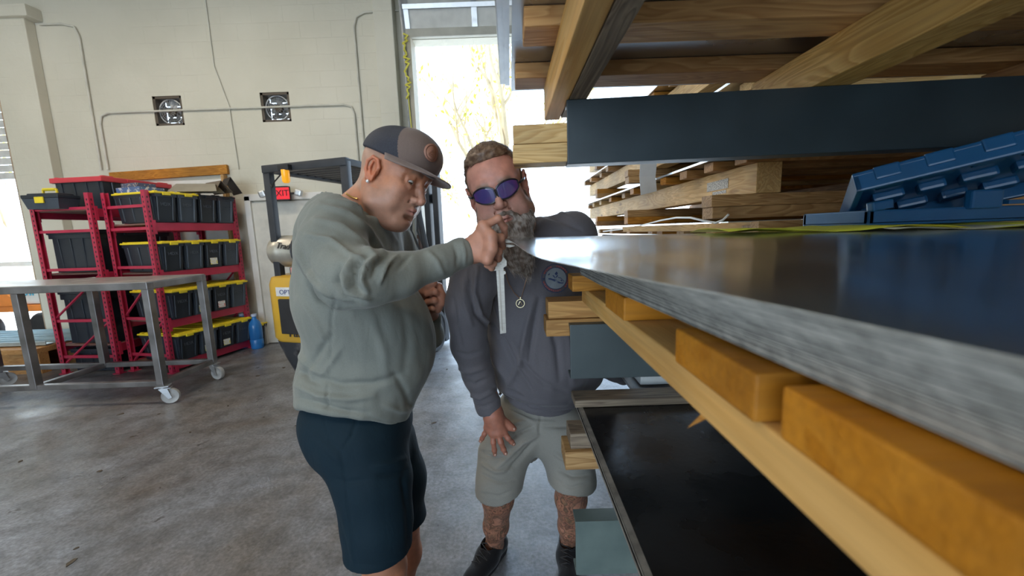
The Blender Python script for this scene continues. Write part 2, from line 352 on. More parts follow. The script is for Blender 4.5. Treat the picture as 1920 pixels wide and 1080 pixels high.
# wall fans in openings
FD = mat('fan_dark', (.10, .08, .06), .6, .3)
def wall_fan(x0, x1, label, glow):
    cx = (x0+x1)/2; cz = (FZ0+FZ1)/2; s = x1-x0
    r = empty('wall_fan', (cx, WY, cz), 0, label, 'fan')
    m = MB()
    for dx, dz, sx, sz in ((-s/2+.015, 0, .03, .4), (s/2-.015, 0, .03, .4), (0, .17, s, .03), (0, -.17, s, .03)): m.box((dx, .09, dz), (sx, .16, sz))
    m.build('housing', FD, r)
    m = MB()
    n = 28
    ring = [(.155*math.cos(2*math.pi*k/n), .0, .155*math.sin(2*math.pi*k/n)) for k in range(n+1)]
    m.tube(ring, .008, 6); MI = [(x*.8, -.0, z*.8) for x, _, z in ring]
    for q in (.35, .6, .8): m.tube([(x*q, -.03*(1-q), z*q) for x, _, z in ring], .0025, 4)
    for k in range(0, n, 2): m.tube([(ring[k][0]*.2, -.03, ring[k][2]*.2), ring[k]], .0025, 4)
    m.build('guard', GALV, r, M=Matrix.Translation((.0, .05, 0)))
    m = MB(); m.tube([(0, .0, 0), (0, .08, 0)], .05, 14); m.build('motor', FD, r, M=Matrix.Translation((.0, .06, 0)))
    for k in range(5):
        a = 2*math.pi*k/5; Mx = Matrix.Rotation(a, 4, 'Y') @ Matrix.Rotation(.5, 4, 'Z')
        m = MB(); m.prism([(-.03, .03), (.03, .03), (.055, .15), (-.04, .155)], -.002, .002, M=Matrix.Rotation(math.radians(90), 4, 'X'))
        m.build('blade', mat('blade_grey', (.35, .36, .37), .4, .6), r, M=Matrix.Translation((.0, .10, 0)) @ Mx)
    m = MB()
    for k in range(5): m.box((0, .19, -.14+k*.07), (s-.06, .012, .055), M=Matrix.Rotation(.35, 4, 'X') if False else None)
    m.build('louvre', mat('louvre', (.5, .5, .46), .5), r)
wall_fan(*fans[0], 'square wall fan with caged blades nearer the left door', 0)
wall_fan(*fans[1], 'square wall fan with caged blades nearer the big open door', 0)
# thing: timber frame on wall
tf = empty('timber_surround', (-4.35, WY-.03, 2.3), 0, 'orange brown timber surround fixed to the wall behind the red racks', 'surround')
board('rail', (-.95, 0, .05), (.62, 0, .1), .04, .12, W_GOLD, tf)
board('post', (.56, 0, .03), (.56, 0, -1.4), .04, .09, W_PINE, tf, up=(0, 1, 0))
board('post', (-.75, 0, -.02), (-.75, 0, -1.4), .04, .09, W_PINE, tf, up=(0, 1, 0))
MB().box((-.1, .012, -.7), (1.3, .015, 1.35)).build('panel', WHITE, tf)
# exit sign
ex = empty('exit_sign', at(533, 363, 5.40), 0, 'red lit exit sign with two emergency lamp heads above the white door', 'sign')
MB().box((-.06, 0, 0), (.26, .07, .19), bev=.01).build('housing', BLACK, ex)
MB().box((-.03, -.036, 0), (.23, .004, .15)).build('face', mat('exit_red', (.5, .01, .02), .4, emit=(1, .02, .04), es=.55), ex)
text_obj('lettering', 'EXIT', .11, mat('exit_letters', (.05, 0, 0), .5), Matrix.Translation((-.03, -.041, 0)) @ Matrix.Rotation(math.radians(90), 4, 'X'), ex, .002)
for sx in (-1, 1):
    m = MB(); Mx = Matrix.Translation((-.03+sx*.235, -.03, 0)) @ Matrix.Rotation(sx*.3, 4, 'Y')
    m.box((0, 0, 0), (.085, .07, .085), bev=.02, M=Mx); h = m.build('lamp_head', GALV, ex)
    m = MB(); m.tube([(-.03+sx*.12, 0, 0), (-.03+sx*.19, 0, 0)], .014, 8); m.build('arm', BLACK, h)
# invented warm fill lamps, out of view under the ceiling
for i, (lx, ly) in enumerate(((-3.2, 3.0), (-3.2, -1.6), (.2, -2.2), (-6.2, 2.6))):
    L = empty('fill_lamp', (lx, ly, 4.86), 0, ['added unseen fill lamp above the open floor', 'added unseen fill lamp at the back left', 'added unseen fill lamp behind the viewer', 'added unseen fill lamp near the left wall'][i], 'lamp')
    MB().box((0, 0, .07), (1.3, .3, .1), bev=.01).build('housing', WHITE, L)
    MB().tube([(-.6, 0, 0), (.6, 0, 0)], .02, 10).build('fill_tube', mat('fill_tube_glow', (1, 1, 1), .5, emit=(1, .93, .8), es=6), L)
    ad = bpy.data.lights.new('fill_light', 'AREA'); ad.shape = 'RECTANGLE'; ad.size = 1.2; ad.size_y = .25; ad.energy = FILL_LAMP_POWER; ad.color = (1, .87, .70)
    ao = bpy.data.objects.new('fill_light', ad); COL.objects.link(ao); ao.parent = L; ao.location = (0, 0, -.03)

# ---------------------------------------------------------------- outside
MB().box((0, 26, -.06), (80, 40.6, .1)).build('ground', mat('sunlit_concrete', (.62, .60, .56), .8), kind='structure')
BARK = mat('bark', (.62, .50, .34), .9); LEAF = mat('leaf', (.80, .72, .12), .6, var=.3)
def tree(x, y, h, seed, label, leaves=500, spread=1.6):
    rnd = random.Random(seed); t = empty('tree', (x, y, 0), 0, label, 'tree', 'trees outside the big door')
    m = MB(); tips = []
    def br(p, d, L, r, lev):
        pts = [p]; rs = [r]
        for k in range(5):
            d = (d + Vector((rnd.uniform(-.22, .22), rnd.uniform(-.22, .22), rnd.uniform(-.05, .15)))).normalized(); p = p + d*L/5; pts.append(p); rs.append(r*(1-.12*(k+1)))
            if lev > 0 and k > 0:
                for _ in range(1 if lev < 3 else 2):
                    nd = (d + Vector((rnd.uniform(-1, 1), rnd.uniform(-1, 1), rnd.uniform(-.2, .6)))*.9).normalized(); br(p, nd, L*.55, r*.5, lev-1)
            if lev <= 1: tips.append(p)
        m.tube(pts, rs, 6)
    br(Vector((0, 0, 0)), Vector((0, 0, 1)), h, .14, 3); m.build('trunk', BARK, t)
    m = MB()
    for k in range(leaves):
        p = rnd.choice(tips) + Vector([rnd.gauss(0, .12) for _ in range(3)]); s = rnd.uniform(.04, .09)
        a = Vector([rnd.gauss(0, 1) for _ in range(3)]).normalized(); b = a.orthogonal().normalized()
        m.add([p-a*s, p+b*s*.45, p+a*s, p-b*s*.45], [(0, 1, 2, 3)])
    m.build('foliage', LEAF, t)
tree(-.4, 9.0, 3.4, 3, 'leafy sunlit tree outside the big door, left of the bearded man', 700)
tree(-11.5, 9.5, 4.0, 12, 'sunlit tree outside the left roller door', 700)
# trailer-like orange machine outside the left door
mc = empty('work_vehicle', (-7.8, 6.6, 0), 0, 'orange and white machine on tyres parked outside the left door', 'vehicle')
OR = mat('orange_paint', (.85, .25, .03), .4)
m = MB(); m.box((-.1, 0, .68), (2.4, .9, .14), bev=.02); m.prism([(-.9, .75), (.1, .75), (-.2, 1.05), (-.8, 1.15)], -.5, .5, M=Matrix.Rotation(math.radians(90), 4, 'X')); m.build('chassis', OR, mc)
m = MB(); m.box((.35, 0, .98), (1.3, .8, .44), bev=.05); m.box((-.2, .1, 1.6), (1.7, .1, .1)); m.box((.35, 0, 1.75), (.06, .06, .9)); m.build('body', WHITE, mc)
for x in (-.7, .55):
    m = MB(); m.lathe([(.08, -.1), (.26, -.1), (.3, -.05), (.3, .05), (.26, .1), (.08, .1)], 20, M=Matrix.Translation((x, -.5, .3)) @ Matrix.Rotation(math.radians(90), 4, 'X')); m.build('wheel', BLACK, mc)
text_obj('lettering', 'UIM', .24, mat('cyan_letter', (.05, .45, .65), .5), Matrix.Translation((.25, -.42, 1.02)) @ Matrix.Rotation(math.radians(90), 4, 'X'), mc, .004)
mc.scale = (.75, .75, .75)
# pallets with galvanised strips by the left door
sp = empty('timber_skid', (-6.6, 5.0, 0), 0, 'brown timber skid on the floor under galvanised strips', 'skid')
for k in range(3): board('runner', (-1.2, -.45+k*.4, .12), (1.1, -.45+k*.4, .12), .1, .24, W_RED, sp)
board('deck', (-1.2, -.02, .27), (1.1, -.02, .27), 1.0, .06, W_RED, sp)
for k in range(7):
    m = MB(); m.box((0, 0, 0), (2.2+.1*(k % 3), .11, .012), bev=.002); m.box((0, -.05, .02), (2.2+.1*(k % 3), .008, .04))
    m.build('metal_strip', mat('pale_zinc', (.55, .66, .70), .35, .7), label='galvanised steel strip lying on the skid by the left door', cat='strip', group='galvanised strips on the skid', loc=(-6.62, 4.66+k*.118, .318)).rotation_euler = (0, 0, .04*math.sin(k*2))
# dry leaves and bits on the floor
for k in range(46):
    x, yy = random.uniform(-4, .1), random.uniform(1.2, 5.2)
    s = random.uniform(.008, .028); n = 6; pts = [(s*random.uniform(.5, 1.3)*math.cos(2*math.pi*j/n), .6*s*random.uniform(.5, 1.3)*math.sin(2*math.pi*j/n)) for j in range(n)]
    if k == 0: DEB = mat('dry_debris', (.10, .075, .05), .8, var=.4)
    o = MB().prism(pts, 0, .004).build('debris_chip', DEB, label='small dark chip of debris on the concrete floor', cat='debris', group='debris scattered on the floor', loc=(x, yy, .0005)); o.rotation_euler = (0, 0, random.uniform(0, 3))
# ================================================================ red racks with totes
YAW = math.radians(-14)      # rack front runs away to the right
def rack(name, loc, depth, length, levels, label, yaw=YAW):
    r = empty(name, loc, 0, label, 'shelf rack'); r.rotation_euler = (0, 0, yaw)
    # local: +y along the front away from camera, -x towards the back left
    for (x, y) in ((0, 0), (-depth, 0), (0, length), (-depth, length)):
        m = MB(); H = 2.02
        for sy in (0, 1): m.box((x, y + (sy-.5)*.042*1, H/2), (.05, .004, H))
        m.box((x+(.024 if x == 0 else -.024), y, H/2), (.004, .046, H))
        for k in range(38):
            z = .06+k*.051
            for sy in (-1, 1): m.box((x+.0, y+sy*.0235, z), (.012, .002, .022), mi=1)
            m.box((x+(.0265 if x == 0 else -.0265), y, z), (.002, .010, .022), mi=1)
        m.box((x, y, .004), (.09, .08, .008))
        m.build('post', [RED, BLACK], r)
    for z in levels:
        for x in (.01, -depth-.01):
            m = MB(); m.box((x, length/2, z-.045), (.03, length-.05, .09), bev=.004); m.box((x+(-.012 if x > 0 else .012), length/2, z-.018), (.03, length-.05, .006))
            for yy in (.03, length-.03): m.box((x+(.004 if x > 0 else -.004), yy, z-.05), (.036, .03, .15))
            m.build('beam', RED, r)
        m = MB(); m.box((-depth/2, length/2, z-.012), (depth-.03, length-.06, .016)); m.build('shelf_deck', mat('shelf_board', (.20, .10, .08), .7), r)
    for y in (0, length):
        for z in (1.86, 1.62, 1.2, .62, .2): MB().box((-depth/2, y, z), (depth, .022, .03)).build('end_brace', RED, r)
        for z in (.66, .12): MB().tube([(-.02, y, z+.48), (-depth+.02, y, z)], .013, 6).build('diagonal_brace', RED, r)
    return r
LV = [.12, .60, 1.14, 1.68]
RB = rack('storage_rack', (-3.86, 4.36, 0), .58, 1.02, LV, 'red boltless steel rack facing right, full of yellow lidded totes')
RA = rack('storage_rack', (-4.52, 4.42, 0), .68, .98, [.34, 1.16, 1.855], 'red boltless steel rack at the left end, holding big black totes and the toolbox', math.radians(-5))
def tote(w, l, h, loc, lid, body, label, group, lidm=None, rz=0, sticker=None, tp=.86, lt=.06):
    """w along rack front (local y), l along x"""
    t = empty('storage_tote', loc, 0, label, 'tote', group)
    m = MB()
    def ring(s, z): return [(-l/2*s, -w/2*s, z), (l/2*s, -w/2*s, z), (l/2*s, w/2*s, z), (-l/2*s, w/2*s, z)]
    v = ring(tp, 0)+ring(.95, h*.82)+ring(1.0, h*.82)+ring(1.0, h*.93)
    f = [(3, 2, 1, 0)]
    for k in range(3): f += [(k*4+i, k*4+(i+1) % 4, k*4+4+(i+1) % 4, k*4+4+i) for i in range(4)]
    f.append((12, 13, 14, 15)); m.add(v, f)
    for s in (-1, 1):
        for k in (-.33, .33):
            m.add([(s*(l/2*tp+.001), k*w-.012, .02), (s*(l/2*tp+.001), k*w+.012, .02), (s*(l/2*.95+.006), k*w*1.08+.012, h*.82), (s*(l/2*.95+.006), k*w*1.08-.012, h*.82),
                   (s*(l/2*tp+.009), k*w-.008, .02), (s*(l/2*tp+.009), k*w+.008, .02), (s*(l/2*.95+.014), k*w*1.08+.008, h*.82), (s*(l/2*.95+.014), k*w*1.08-.008, h*.82)],
                  [(4, 5, 6, 7), (0, 1, 5, 4), (1, 2, 6, 5), (2, 3, 7, 6), (3, 0, 4, 7)])
        for k in (-.36, -.12, .12, .36):
            m.add([(k*l-.02, s*(w/2*tp+.001), .02), (k*l+.02, s*(w/2*tp+.001), .02), (k*l*1.05+.02, s*(w/2*.95+.006), h*.82), (k*l*1.05-.02, s*(w/2*.95+.006), h*.82),
                   (k*l-.014, s*(w/2*tp+.008), .02), (k*l+.014, s*(w/2*tp+.008), .02), (k*l*1.05+.014, s*(w/2*.95+.012), h*.82), (k*l*1.05-.014, s*(w/2*.95+.012), h*.82)],
                  [(4, 5, 6, 7), (0, 1, 5, 4), (1, 2, 6, 5), (2, 3, 7, 6), (3, 0, 4, 7)])
    m.build('tote_body', body, t)
    m = MB(); m.box((0, 0, h*(.98-lt/2)), (l+.025, w+.025, h*lt), bev=.008)
    m.box((0, 0, h*.985), (l*.82, w*.80, h*.05), bev=.006)
    for sx in (-1, 1):
        for sy in (-1, 1): m.box((sx*l*.46, sy*w*.40, h*.99), (l*.06, w*.14, h*.05), bev=.005)
        m.box((sx*(l/2+.012), 0, h*.92), (.02, w*.35, h*.10), bev=.004)
    m.build('tote_lid', lidm or (YEL if lid == 'y' else REDP if lid == 'r' else TOTE), t)
    text_obj('moulded_mark', 'HDX', min(.05, w*.22), mat('mark_grey', (.10, .12, .15), .5), Matrix.Translation((l/2*.915+.006, 0, h*.58)) @ Matrix.Rotation(math.radians(84), 4, 'Y') @ Matrix.Rotation(math.radians(90), 4, 'Z'), t, .001)
    if sticker:
        m = MB(); m.box((l/2*.90+.006, -w*.05, h*.22), (.003, w*.40, h*.24)); m.build('sticker', mat('sticker_'+sticker, {'y': (.85, .75, .15), 'r': (.75, .25, .22)}[sticker], .6, col2=(.85, .85, .82), scale=60, thr=(.45, .5)), t)
    return t
def on_rack(R, t, x, y, z, rz=0):
    yw = R.rotation_euler.z; M_ = Matrix.Translation(R.location) @ Matrix.Rotation(yw, 4, 'Z') @ Matrix.Translation((x, y, z)) @ Matrix.Rotation(rz, 4, 'Z')
    t.location = M_.translation; t.rotation_euler = (0, 0, yw+rz)
pos = ['nearest', 'second from near end', 'third from near end', 'farthest']
rows = [(1.685, .33, 'top shelf of right hand rack'), (1.145, .33, 'second shelf of right hand rack'), (.605, .33, 'third shelf of right hand rack'), (.125, .31, 'bottom shelf of right hand rack')]
for ri, (z, h, nm) in enumerate(rows):
    for k in range(4):
        lid = 'y'; st = None; kind = 'yellow lidded black tote'
        if ri == 0 and k >= 2: lid = 'b'; kind = 'dark tote with black lid'
        if (ri, k) == (1, 2): st = 'y'
        if (ri, k) in ((2, 1), (3, 1), (3, 2)): st = 'y'
        if (ri, k) == (2, 2): st = 'r'
        if st: kind = 'stickered ' + kind if st == 'y' else 'red stickered ' + kind
        t = tote(.225, .60, h, (0, 0, 0), lid, TOTE if k % 2 == 0 else TOTE_S, '%s, %s, %s' % (kind, pos[k], nm), 'totes on the right hand red rack', sticker=st)
        on_rack(RB, t, -.245+(.02 if ri < 2 else .05), .155+k*.238, z)
# thing: extra tote beyond the rack end
t = tote(.26, .5, .30, (0, 0, 0), 'y', TOTE, 'yellow lidded black tote at the far bottom corner, sticking out past the rack', 'totes on the right hand red rack'); on_rack(RB, t, -.14, 1.10, .02)
# big totes on rack A
for k, (z, h, wd, nm) in enumerate(((1.165, .46, .86, 'upper shelf of the left red rack'), (.345, .62, .86, 'middle shelf of the left red rack'), (.01, .27, .86, 'floor level of the left red rack'))):
    t = tote(wd, .60, h, (0, 0, 0), 'b', TOTE, 'large plain black tote on the %s' % nm, 'large black totes', tp=.95); on_rack(RA, t, -.34, .48, z)
t = tote(.84, .62, .37, (0, 0, 0), 'r', TOTE, 'big black tote with a red lid on top of the left rack', None, tp=.92, lt=.15); on_rack(RA, t, -.36, .62, 1.86)
# toolbox
tb = empty('toolbox', (0, 0, 0), 0, 'small dark toolbox with yellow handle and latch on the left rack top', 'toolbox')
m = MB(); m.add([(-.18, -.1, 0), (.18, -.1, 0), (.18, .1, 0), (-.18, .1, 0), (-.21, -.12, .12), (.21, -.12, .12), (.21, .12, .12), (-.21, .12, .12)], [(3, 2, 1, 0), (4, 5, 6, 7), (0, 1, 5, 4), (1, 2, 6, 5), (2, 3, 7, 6), (3, 0, 4, 7)])
m.build('box_body', TOTE_S, tb)
m = MB(); m.box((0, 0, .14), (.43, .25, .04), bev=.008); m.box((0, 0, .165), (.36, .18, .03), bev=.01); m.build('box_lid', TOTE, tb)
m = MB(); m.tube([(-.08, 0, .17), (-.08, 0, .225), (.08, 0, .225), (.08, 0, .17)], .014, 8); m.box((.0, 0, .235), (.14, .035, .02), bev=.006); m.build('handle', YEL, tb)
m = MB(); m.box((.0, -.128, .1), (.10, .015, .07), bev=.004); m.build('latch', YEL, tb)
tb.location = (-4.93, 4.43, 1.857); tb.scale = (.92, .92, .92)
# boxes and covers on top of the yellow lids
bb = empty('small_carton', at(263, 352, 4.75), -.25, 'blue and white carton with a dark pack on top, lying on the nearest yellow lid', 'carton'); bb.location.z = 2.03
m = MB(); m.box((0, 0, .03), (.36, .26, .06), bev=.003); m.build('carton_box', mat('carton_blue', (.08, .14, .32), .5, col2=(.55, .55, .62), scale=26, thr=(.56, .6)), bb)
m = MB(); m.box((-.02, 0, .085), (.24, .2, .05), bev=.003); m.build('carton_top', mat('carton_dark', (.09, .10, .16), .5, col2=(.45, .35, .25), scale=40, thr=(.58, .6)), bb)
cv = [((-3.73, 4.92, 2.045), .50, .22, .10, .25, 'tan folded sheet metal cover lying on the lids, nearer', (.33, .30, .24)), ((-3.66, 5.12, 2.05), .44, .2, .14, -.5, 'brown folded sheet metal cover tilted on the lids', (.20, .16, .12)), ((-3.58, 5.26, 2.05), .34, .2, .2, -.7, 'black folded flap standing up on the far lids', (.03, .03, .035))]
for loc, l, wd, hh, tl, lb, c in cv:
    m = MB(); m.add([(-l/2, -wd/2, 0), (l/2, -wd/2, 0), (l/2*.8, 0, hh), (-l/2*.8, 0, hh), (-l/2, wd/2, 0.0), (l/2, wd/2, 0.0)], [(0, 1, 2, 3), (3, 2, 5, 4)])
    o = m.build('metal_cover', mat('cover', c, .5, .3), None, lb, 'cover'); o.location = loc; o.rotation_euler = (0, 0, tl)
    s = o.modifiers.new('t', 'SOLIDIFY'); s.thickness = .004
# water jugs
for k, (x, y) in enumerate(((484, 655), (461, 650))):
    p = at(x, y, 5.30 if k == 0 else 5.38); j = empty('water_jug', (p.x, p.y, 0), 0, ['blue clear water jug on the floor beside the rack end', 'blue clear water jug mostly behind the last tote'][k], 'jug')
    m = MB(); m.lathe([(0, .0), (.070, .0), (.078, .02), (.078, .12), (.072, .13), (.078, .14), (.078, .30), (.065, .36), (.03, .40), (.026, .42), (.026, .44), (0, .44)], 24)
    m.build('jug_body', mat('blue_plastic', (.03, .20, .55), .15, 0, .2, 5), j)
    m = MB(); m.lathe([(0, .44), (.034, .44), (.034, .47), (0, .475)], 16); m.build('jug_cap', mat('pale_cap', (.5, .6, .8), .4), j)

# ================================================================ steel frame trolley
ct = empty('frame_trolley', (-3.2, 3.49, 0), 0, 'bare square tube steel trolley frame on castors in front of the red racks', 'trolley')
LN, WD, ZT, s = 2.4, .62, 1.12, .062
def bar(name, a, b, mt=STEEL_TUBE, sz=s, parent=ct): return board(name, a, b, sz, sz, mt, parent, bev=.006, up=(0, 0, 1) if abs(Vector(b).z-Vector(a).z) < .5 else (0, 1, 0))
for y in (0, WD): bar('top_rail', (.03, y, ZT-.03), (-LN, y, ZT-.03))
for x in (0, -1.14, -2.28): bar('cross_rail', (x, .03, ZT-.032), (x, WD-.03, ZT-.032))
for y in (0, WD):
    for x in (0, -1.14, -2.28): bar('leg', (x, y, .19), (x, y, ZT-.06))
for y in (0, WD): bar('lower_rail', (.03, y, .2), (-LN, y, .2), sz=.05)
for x in (0, -1.14, -2.28): bar('lower_cross_rail', (x, .03, .2), (x, WD-.03, .2), sz=.05)
m = MB(); m.box((-LN/2+.02, WD/2, ZT+.003), (LN, WD+.05, .006), bev=.001); m.build('top_plate', mat('plate_steel', (.50, .48, .46), .38, .6, rvar=.1), ct)
for x, y, a in ((0, 0, .4), (0, WD, -.2), (-2.28, 0, 1), (-2.28, WD, 1)):
    c = MB(); c.box((0, 0, .172), (.10, .09, .008)); c.tube([(0, 0, .165), (0, 0, .15)], .03, 14)
    for sy in (-1, 1): c.add([(-.03, sy*.028, .152), (.035, sy*.028, .152), (.06, sy*.028, .06), (.035, sy*.028, .05), (-.03, sy*.031, .152), (.035, sy*.031, .152), (.06, sy*.031, .06), (.035, sy*.031, .05)], [(0, 1, 2, 3), (7, 6, 5, 4), (0, 3, 7, 4), (1, 5, 6, 2), (3, 2, 6, 7)])
    c.box((.02, 0, .15), (.08, .06, .006)); o = c.build('castor', GALV, ct, M=Matrix.Translation((x, y, 0)) @ Matrix.Rotation(a, 4, 'Z'))
    c = MB(); c.lathe([(0, -.022), (.02, -.022), (.03, -.014), (.055, -.014), (.066, -.02), (.070, -.012), (.070, .012), (.066, .02), (.055, .014), (.03, .014), (.02, .022), (0, .022)], 28)
    c.build('wheel', mat('castor_grey', (.42, .42, .41), .5), o, M=Matrix.Translation((.045, 0, .071)) @ Matrix.Rotation(math.radians(90), 4, 'X'))

# ================================================================ forklift
FY = mat('forklift_yellow', (.72, .42, .03), .38, 0, .2, 3, col2=(.62, .36, .05), bump=.05, coat=.3)
FK = mat('forklift_black', (.035, .038, .045), .5, 0, .3, 7, col2=(.18, .17, .17), thr=(.55, .72), bump=.1)
A = math.radians(-17)
fk = empty('forklift', (-1.84, 3.70, 0), A, 'yellow and black forklift standing behind the man in the cap, mast to the door', 'forklift')
# local: x right (width), y forward
def loft(name, secs, mi, mt, parent):     # secs: (z, half width, y_back, y_front, corner)
    m = MB(); v = []; n = 0
    for z, hw, yb, yf, c in secs:
        ring = []
        for cx, cy, a0 in ((hw-c, yf, 0), (-hw+c, yf, 90), (-hw+c, yb+c, 180), (hw-c, yb+c, 270)):
            if a0 in (0, 90): ring.append((hw if a0 == 0 else -hw, yf))
            else:
                for k in range(7): a = math.radians(a0+k*15); ring.append((cx+c*math.cos(a), cy+c*math.sin(a)))
        n = len(ring); v += [(x, y, z) for x, y in ring]
    f = [list(range(n))[::-1], [len(v)-n+i for i in range(n)]]
    for j in range(len(secs)-1): f += [(j*n+i, j*n+(i+1) % n, (j+1)*n+(i+1) % n, (j+1)*n+i) for i in range(n)]
    m.add(v, f, 0, True); return m.build(name, mt, parent)
loft('counterweight', [(.46, .56, -.02, .45, .14), (.50, .585, -.04, .45, .15), (1.02, .585, -.04, .45, .15), (1.09, .565, -.02, .45, .14), (1.11, .52, .02, .45, .12)], 0, FY, fk)
loft('lower_counterweight', [(.03, .40, .10, .5, .12), (.08, .45, .05, .5, .14), (.30, .53, .0, .5, .15), (.46, .57, -.03, .5, .15)], 0, FK, fk)
m = MB(); m.box((-.19, -.035, .72), (.40, .05, .34), bev=.01); m.build('grille_recess', BLACK, fk)
m = MB(); m.box((-.10, -.058, .72), (.10, .02, .32), bev=.004)
for k in range(4): m.box((.0, -.06, .62+k*.07), (.08, .015, .02))
m.build('grille_plate', FK, fk)
m = MB(); m.box((-.16, .01, .33), (.22, .06, .12), bev=.01); m.box((-.18, .03, .18), (.22, .06, .10), bev=.01); m.build('lower_slot', BLACK, fk)
m = MB(); m.box((-.18, -.046, .96), (.46, .006, .085)); m.build('nameplate', mat('label_white', (.75, .75, .74), .5), fk)
RX = Matrix.Rotation(math.radians(90), 4, 'X')
text_obj('lettering', 'OPTIMUM', .062, mat('navy_letters', (.03, .05, .20), .5), Matrix.Translation((-.21, -.051, .955)) @ RX, fk, .001, sx=1.15)
text_obj('lettering', 'Yale', .13, mat('dark_letters', (.03, .03, .03), .5), Matrix.Translation((-.22, -.054, .565)) @ RX, fk, .002)
m = MB(); m.box((0, .75, .48), (.92, .75, .5), bev=.05); m.box((0, .9, .30), (.7, 1.3, .3), bev=.03); m.box((0, 1.45, .42), (.9, .25, .24), bev=.03); m.build('chassis', FY, fk)
m = MB(); m.box((0, .85, .80), (.46, .44, .12), bev=.03); m.box((0, .66, 1.05), (.44, .12, .45), bev=.04); m.build('seat', BLACK, fk)
m = MB(); m.box((0, 1.42, .85), (.6, .12, .6), bev=.03); m.tube([(0, 1.35, 1.1), (0, 1.15, 1.2)], .02, 8); m.build('dashboard', FK, fk)
m = MB(); n = 24; m.tube([(.17*math.cos(2*math.pi*k/n), .17*math.sin(2*math.pi*k/n), 0) for k in range(n+1)], .014, 8); m.box((0, 0, 0), (.3, .03, .01)); m.build('steering_wheel', BLACK, fk, M=Matrix.Translation((0, 1.12, 1.22)) @ Matrix.Rotation(-.6, 4, 'X'))
# overhead guard
GD = mat('guard_black', (.035, .038, .045), .45, 0, .2, 8)
g = MB()
for x in (-.43, .43):
    g.box((x, .04, 1.60), (.075, .06, 1.02), bev=.008); g.tube([(x, 1.45, 1.0), (x, 1.15, 2.08)], .035, 8); g.box((x, .60, 2.10), (.07, 1.18, .06), bev=.008)
g.box((0, .03, 2.10), (.93, .06, .07), bev=.008); g.box((0, 1.18, 2.10), (.93, .06, .06), bev=.008)
for k in range(9): g.box((0, .15+k*.115, 2.105), (.82, .035, .03))
g.build('overhead_guard', GD, fk)
b = MB(); b.lathe([(0, 0), (.035, 0), (.033, -.10), (.022, -.115), (0, -.118)], 20, M=Matrix.Translation((-.17, -.02, 2.07))); b.build('beacon', mat('amber_lens', (.95, .42, .02), .2, emit=(1, .4, .02), es=.5), fk, label='amber warning lamp hanging from the guard')
b = MB(); b.box((-.17, -.02, 2.09), (.12, .05, .05), bev=.005); b.tube([(-.23, -.02, 2.03), (-.30, -.03, 1.97), (-.36, -.0, 1.93), (-.41, .02, 1.98)], .007, 6); b.build('beacon_bracket', BLACK, fk)
# propane tank
b = MB(); b.lathe([(0, -.35), (.10, -.35), (.11, -.345), (.115, -.33), (.14, -.32), (.152, -.28), (.155, -.2), (.152, -.195), (.152, .2), (.155, .21), (.14, .29), (.09, .33), (0, .34)], 32, M=Matrix.Translation((-.19, .13, 1.335)) @ Matrix.Rotation(math.radians(90), 4, 'Y'))
b.build('propane_tank', mat('aluminium_tank', (.55, .52, .45), .35, .65, .1, 12), fk)
text_obj('handwriting', 'Trade', .085, mat('marker', (.05, .05, .05), .6), Matrix.Translation((-.27, -.022, 1.385)) @ Matrix.Rotation(math.radians(68), 4, 'X') @ Matrix.Rotation(-.12, 4, 'Z'), fk, .003)
b = MB(); b.box((-.02, .13, 1.15), (.52, .24, .08), bev=.01); b.box((-.2, .0, 1.16), (.10, .01, .05), mi=1); b.tube([(-.2, .13+.16*math.sin(a_), 1.34-.16*math.cos(a_)) for a_ in [k*.3 for k in range(-10, 11)]], .008, 6); b.build('tank_cradle', [FK, mat('warn_label', (.7, .3, .25), .5)], fk)
# mast
b = MB()
for x in (-.36, -.24, .24, .36): b.box((x+.10, 1.68, 1.15), (.075, .11, 2.2), bev=.008)
for z in (.35, 1.1, 1.9): b.box((.10, 1.73, z), (.74, .04, .12), bev=.006)
b.build('mast', GD, fk)
b = MB(); b.tube([(-.03, 1.62, .3), (-.03, 1.62, 1.75)], .035, 12); b.tube([(.23, 1.62, .3), (.23, 1.62, 1.75)], .035, 12); b.tube([(.23, 1.62, 1.4), (.23, 1.62, 1.45)], .05, 12); b.build('lift_cylinder', mat('grease_brown', (.12, .08, .07), .4, .4), fk)
b = MB(); b.tube([(.38, 1.58, .9), (.18, 1.48, 1.5), (.22, 1.50, 2.0)], .014, 8); b.tube([(.43, 1.58, .9), (.28, 1.46, 1.5), (.3, 1.50, 2.0)], .014, 8); b.build('hydraulic_hose', BLACK, fk)
b = MB()
for x in (-.25, .25): b.box((x+.1, 1.77, .35), (.10, .03, .6)); b.box((x+.1, 1.72, .07), (.10, .12, .035))
b.build('fork', FK, fk)
for x, y, r, wd in ((.44, 1.35, .27, .18), (-.44, 1.35, .27, .18), (.36, .35, .20, .14), (-.36, .35, .20, .14)):
    b = MB(); b.lathe([(.10, -wd/2+.02), (r*.78, -wd/2+.01), (r*.8, -wd/2), (r*.95, -wd/2), (r, -wd/2+.02), (r, wd/2-.02), (r*.95, wd/2), (r*.8, wd/2), (r*.78, wd/2-.01), (.10, wd/2-.02)], 32, M=Matrix.Translation((x, y, r)) @ Matrix.Rotation(math.radians(90), 4, 'Y'))
    o = b.build('wheel', mat('tyre', (.05, .05, .055), .7, 0, .2, 10), fk)
    b = MB(); b.lathe([(0, -wd/2+.0), (.06, -wd/2), (.11, -wd/2+.03), (.11, wd/2-.03), (.06, wd/2), (0, wd/2)], 20, M=Matrix.Translation((x, y, r)) @ Matrix.Rotation(math.radians(90), 4, 'Y')); b.build('hub', GALV, o)
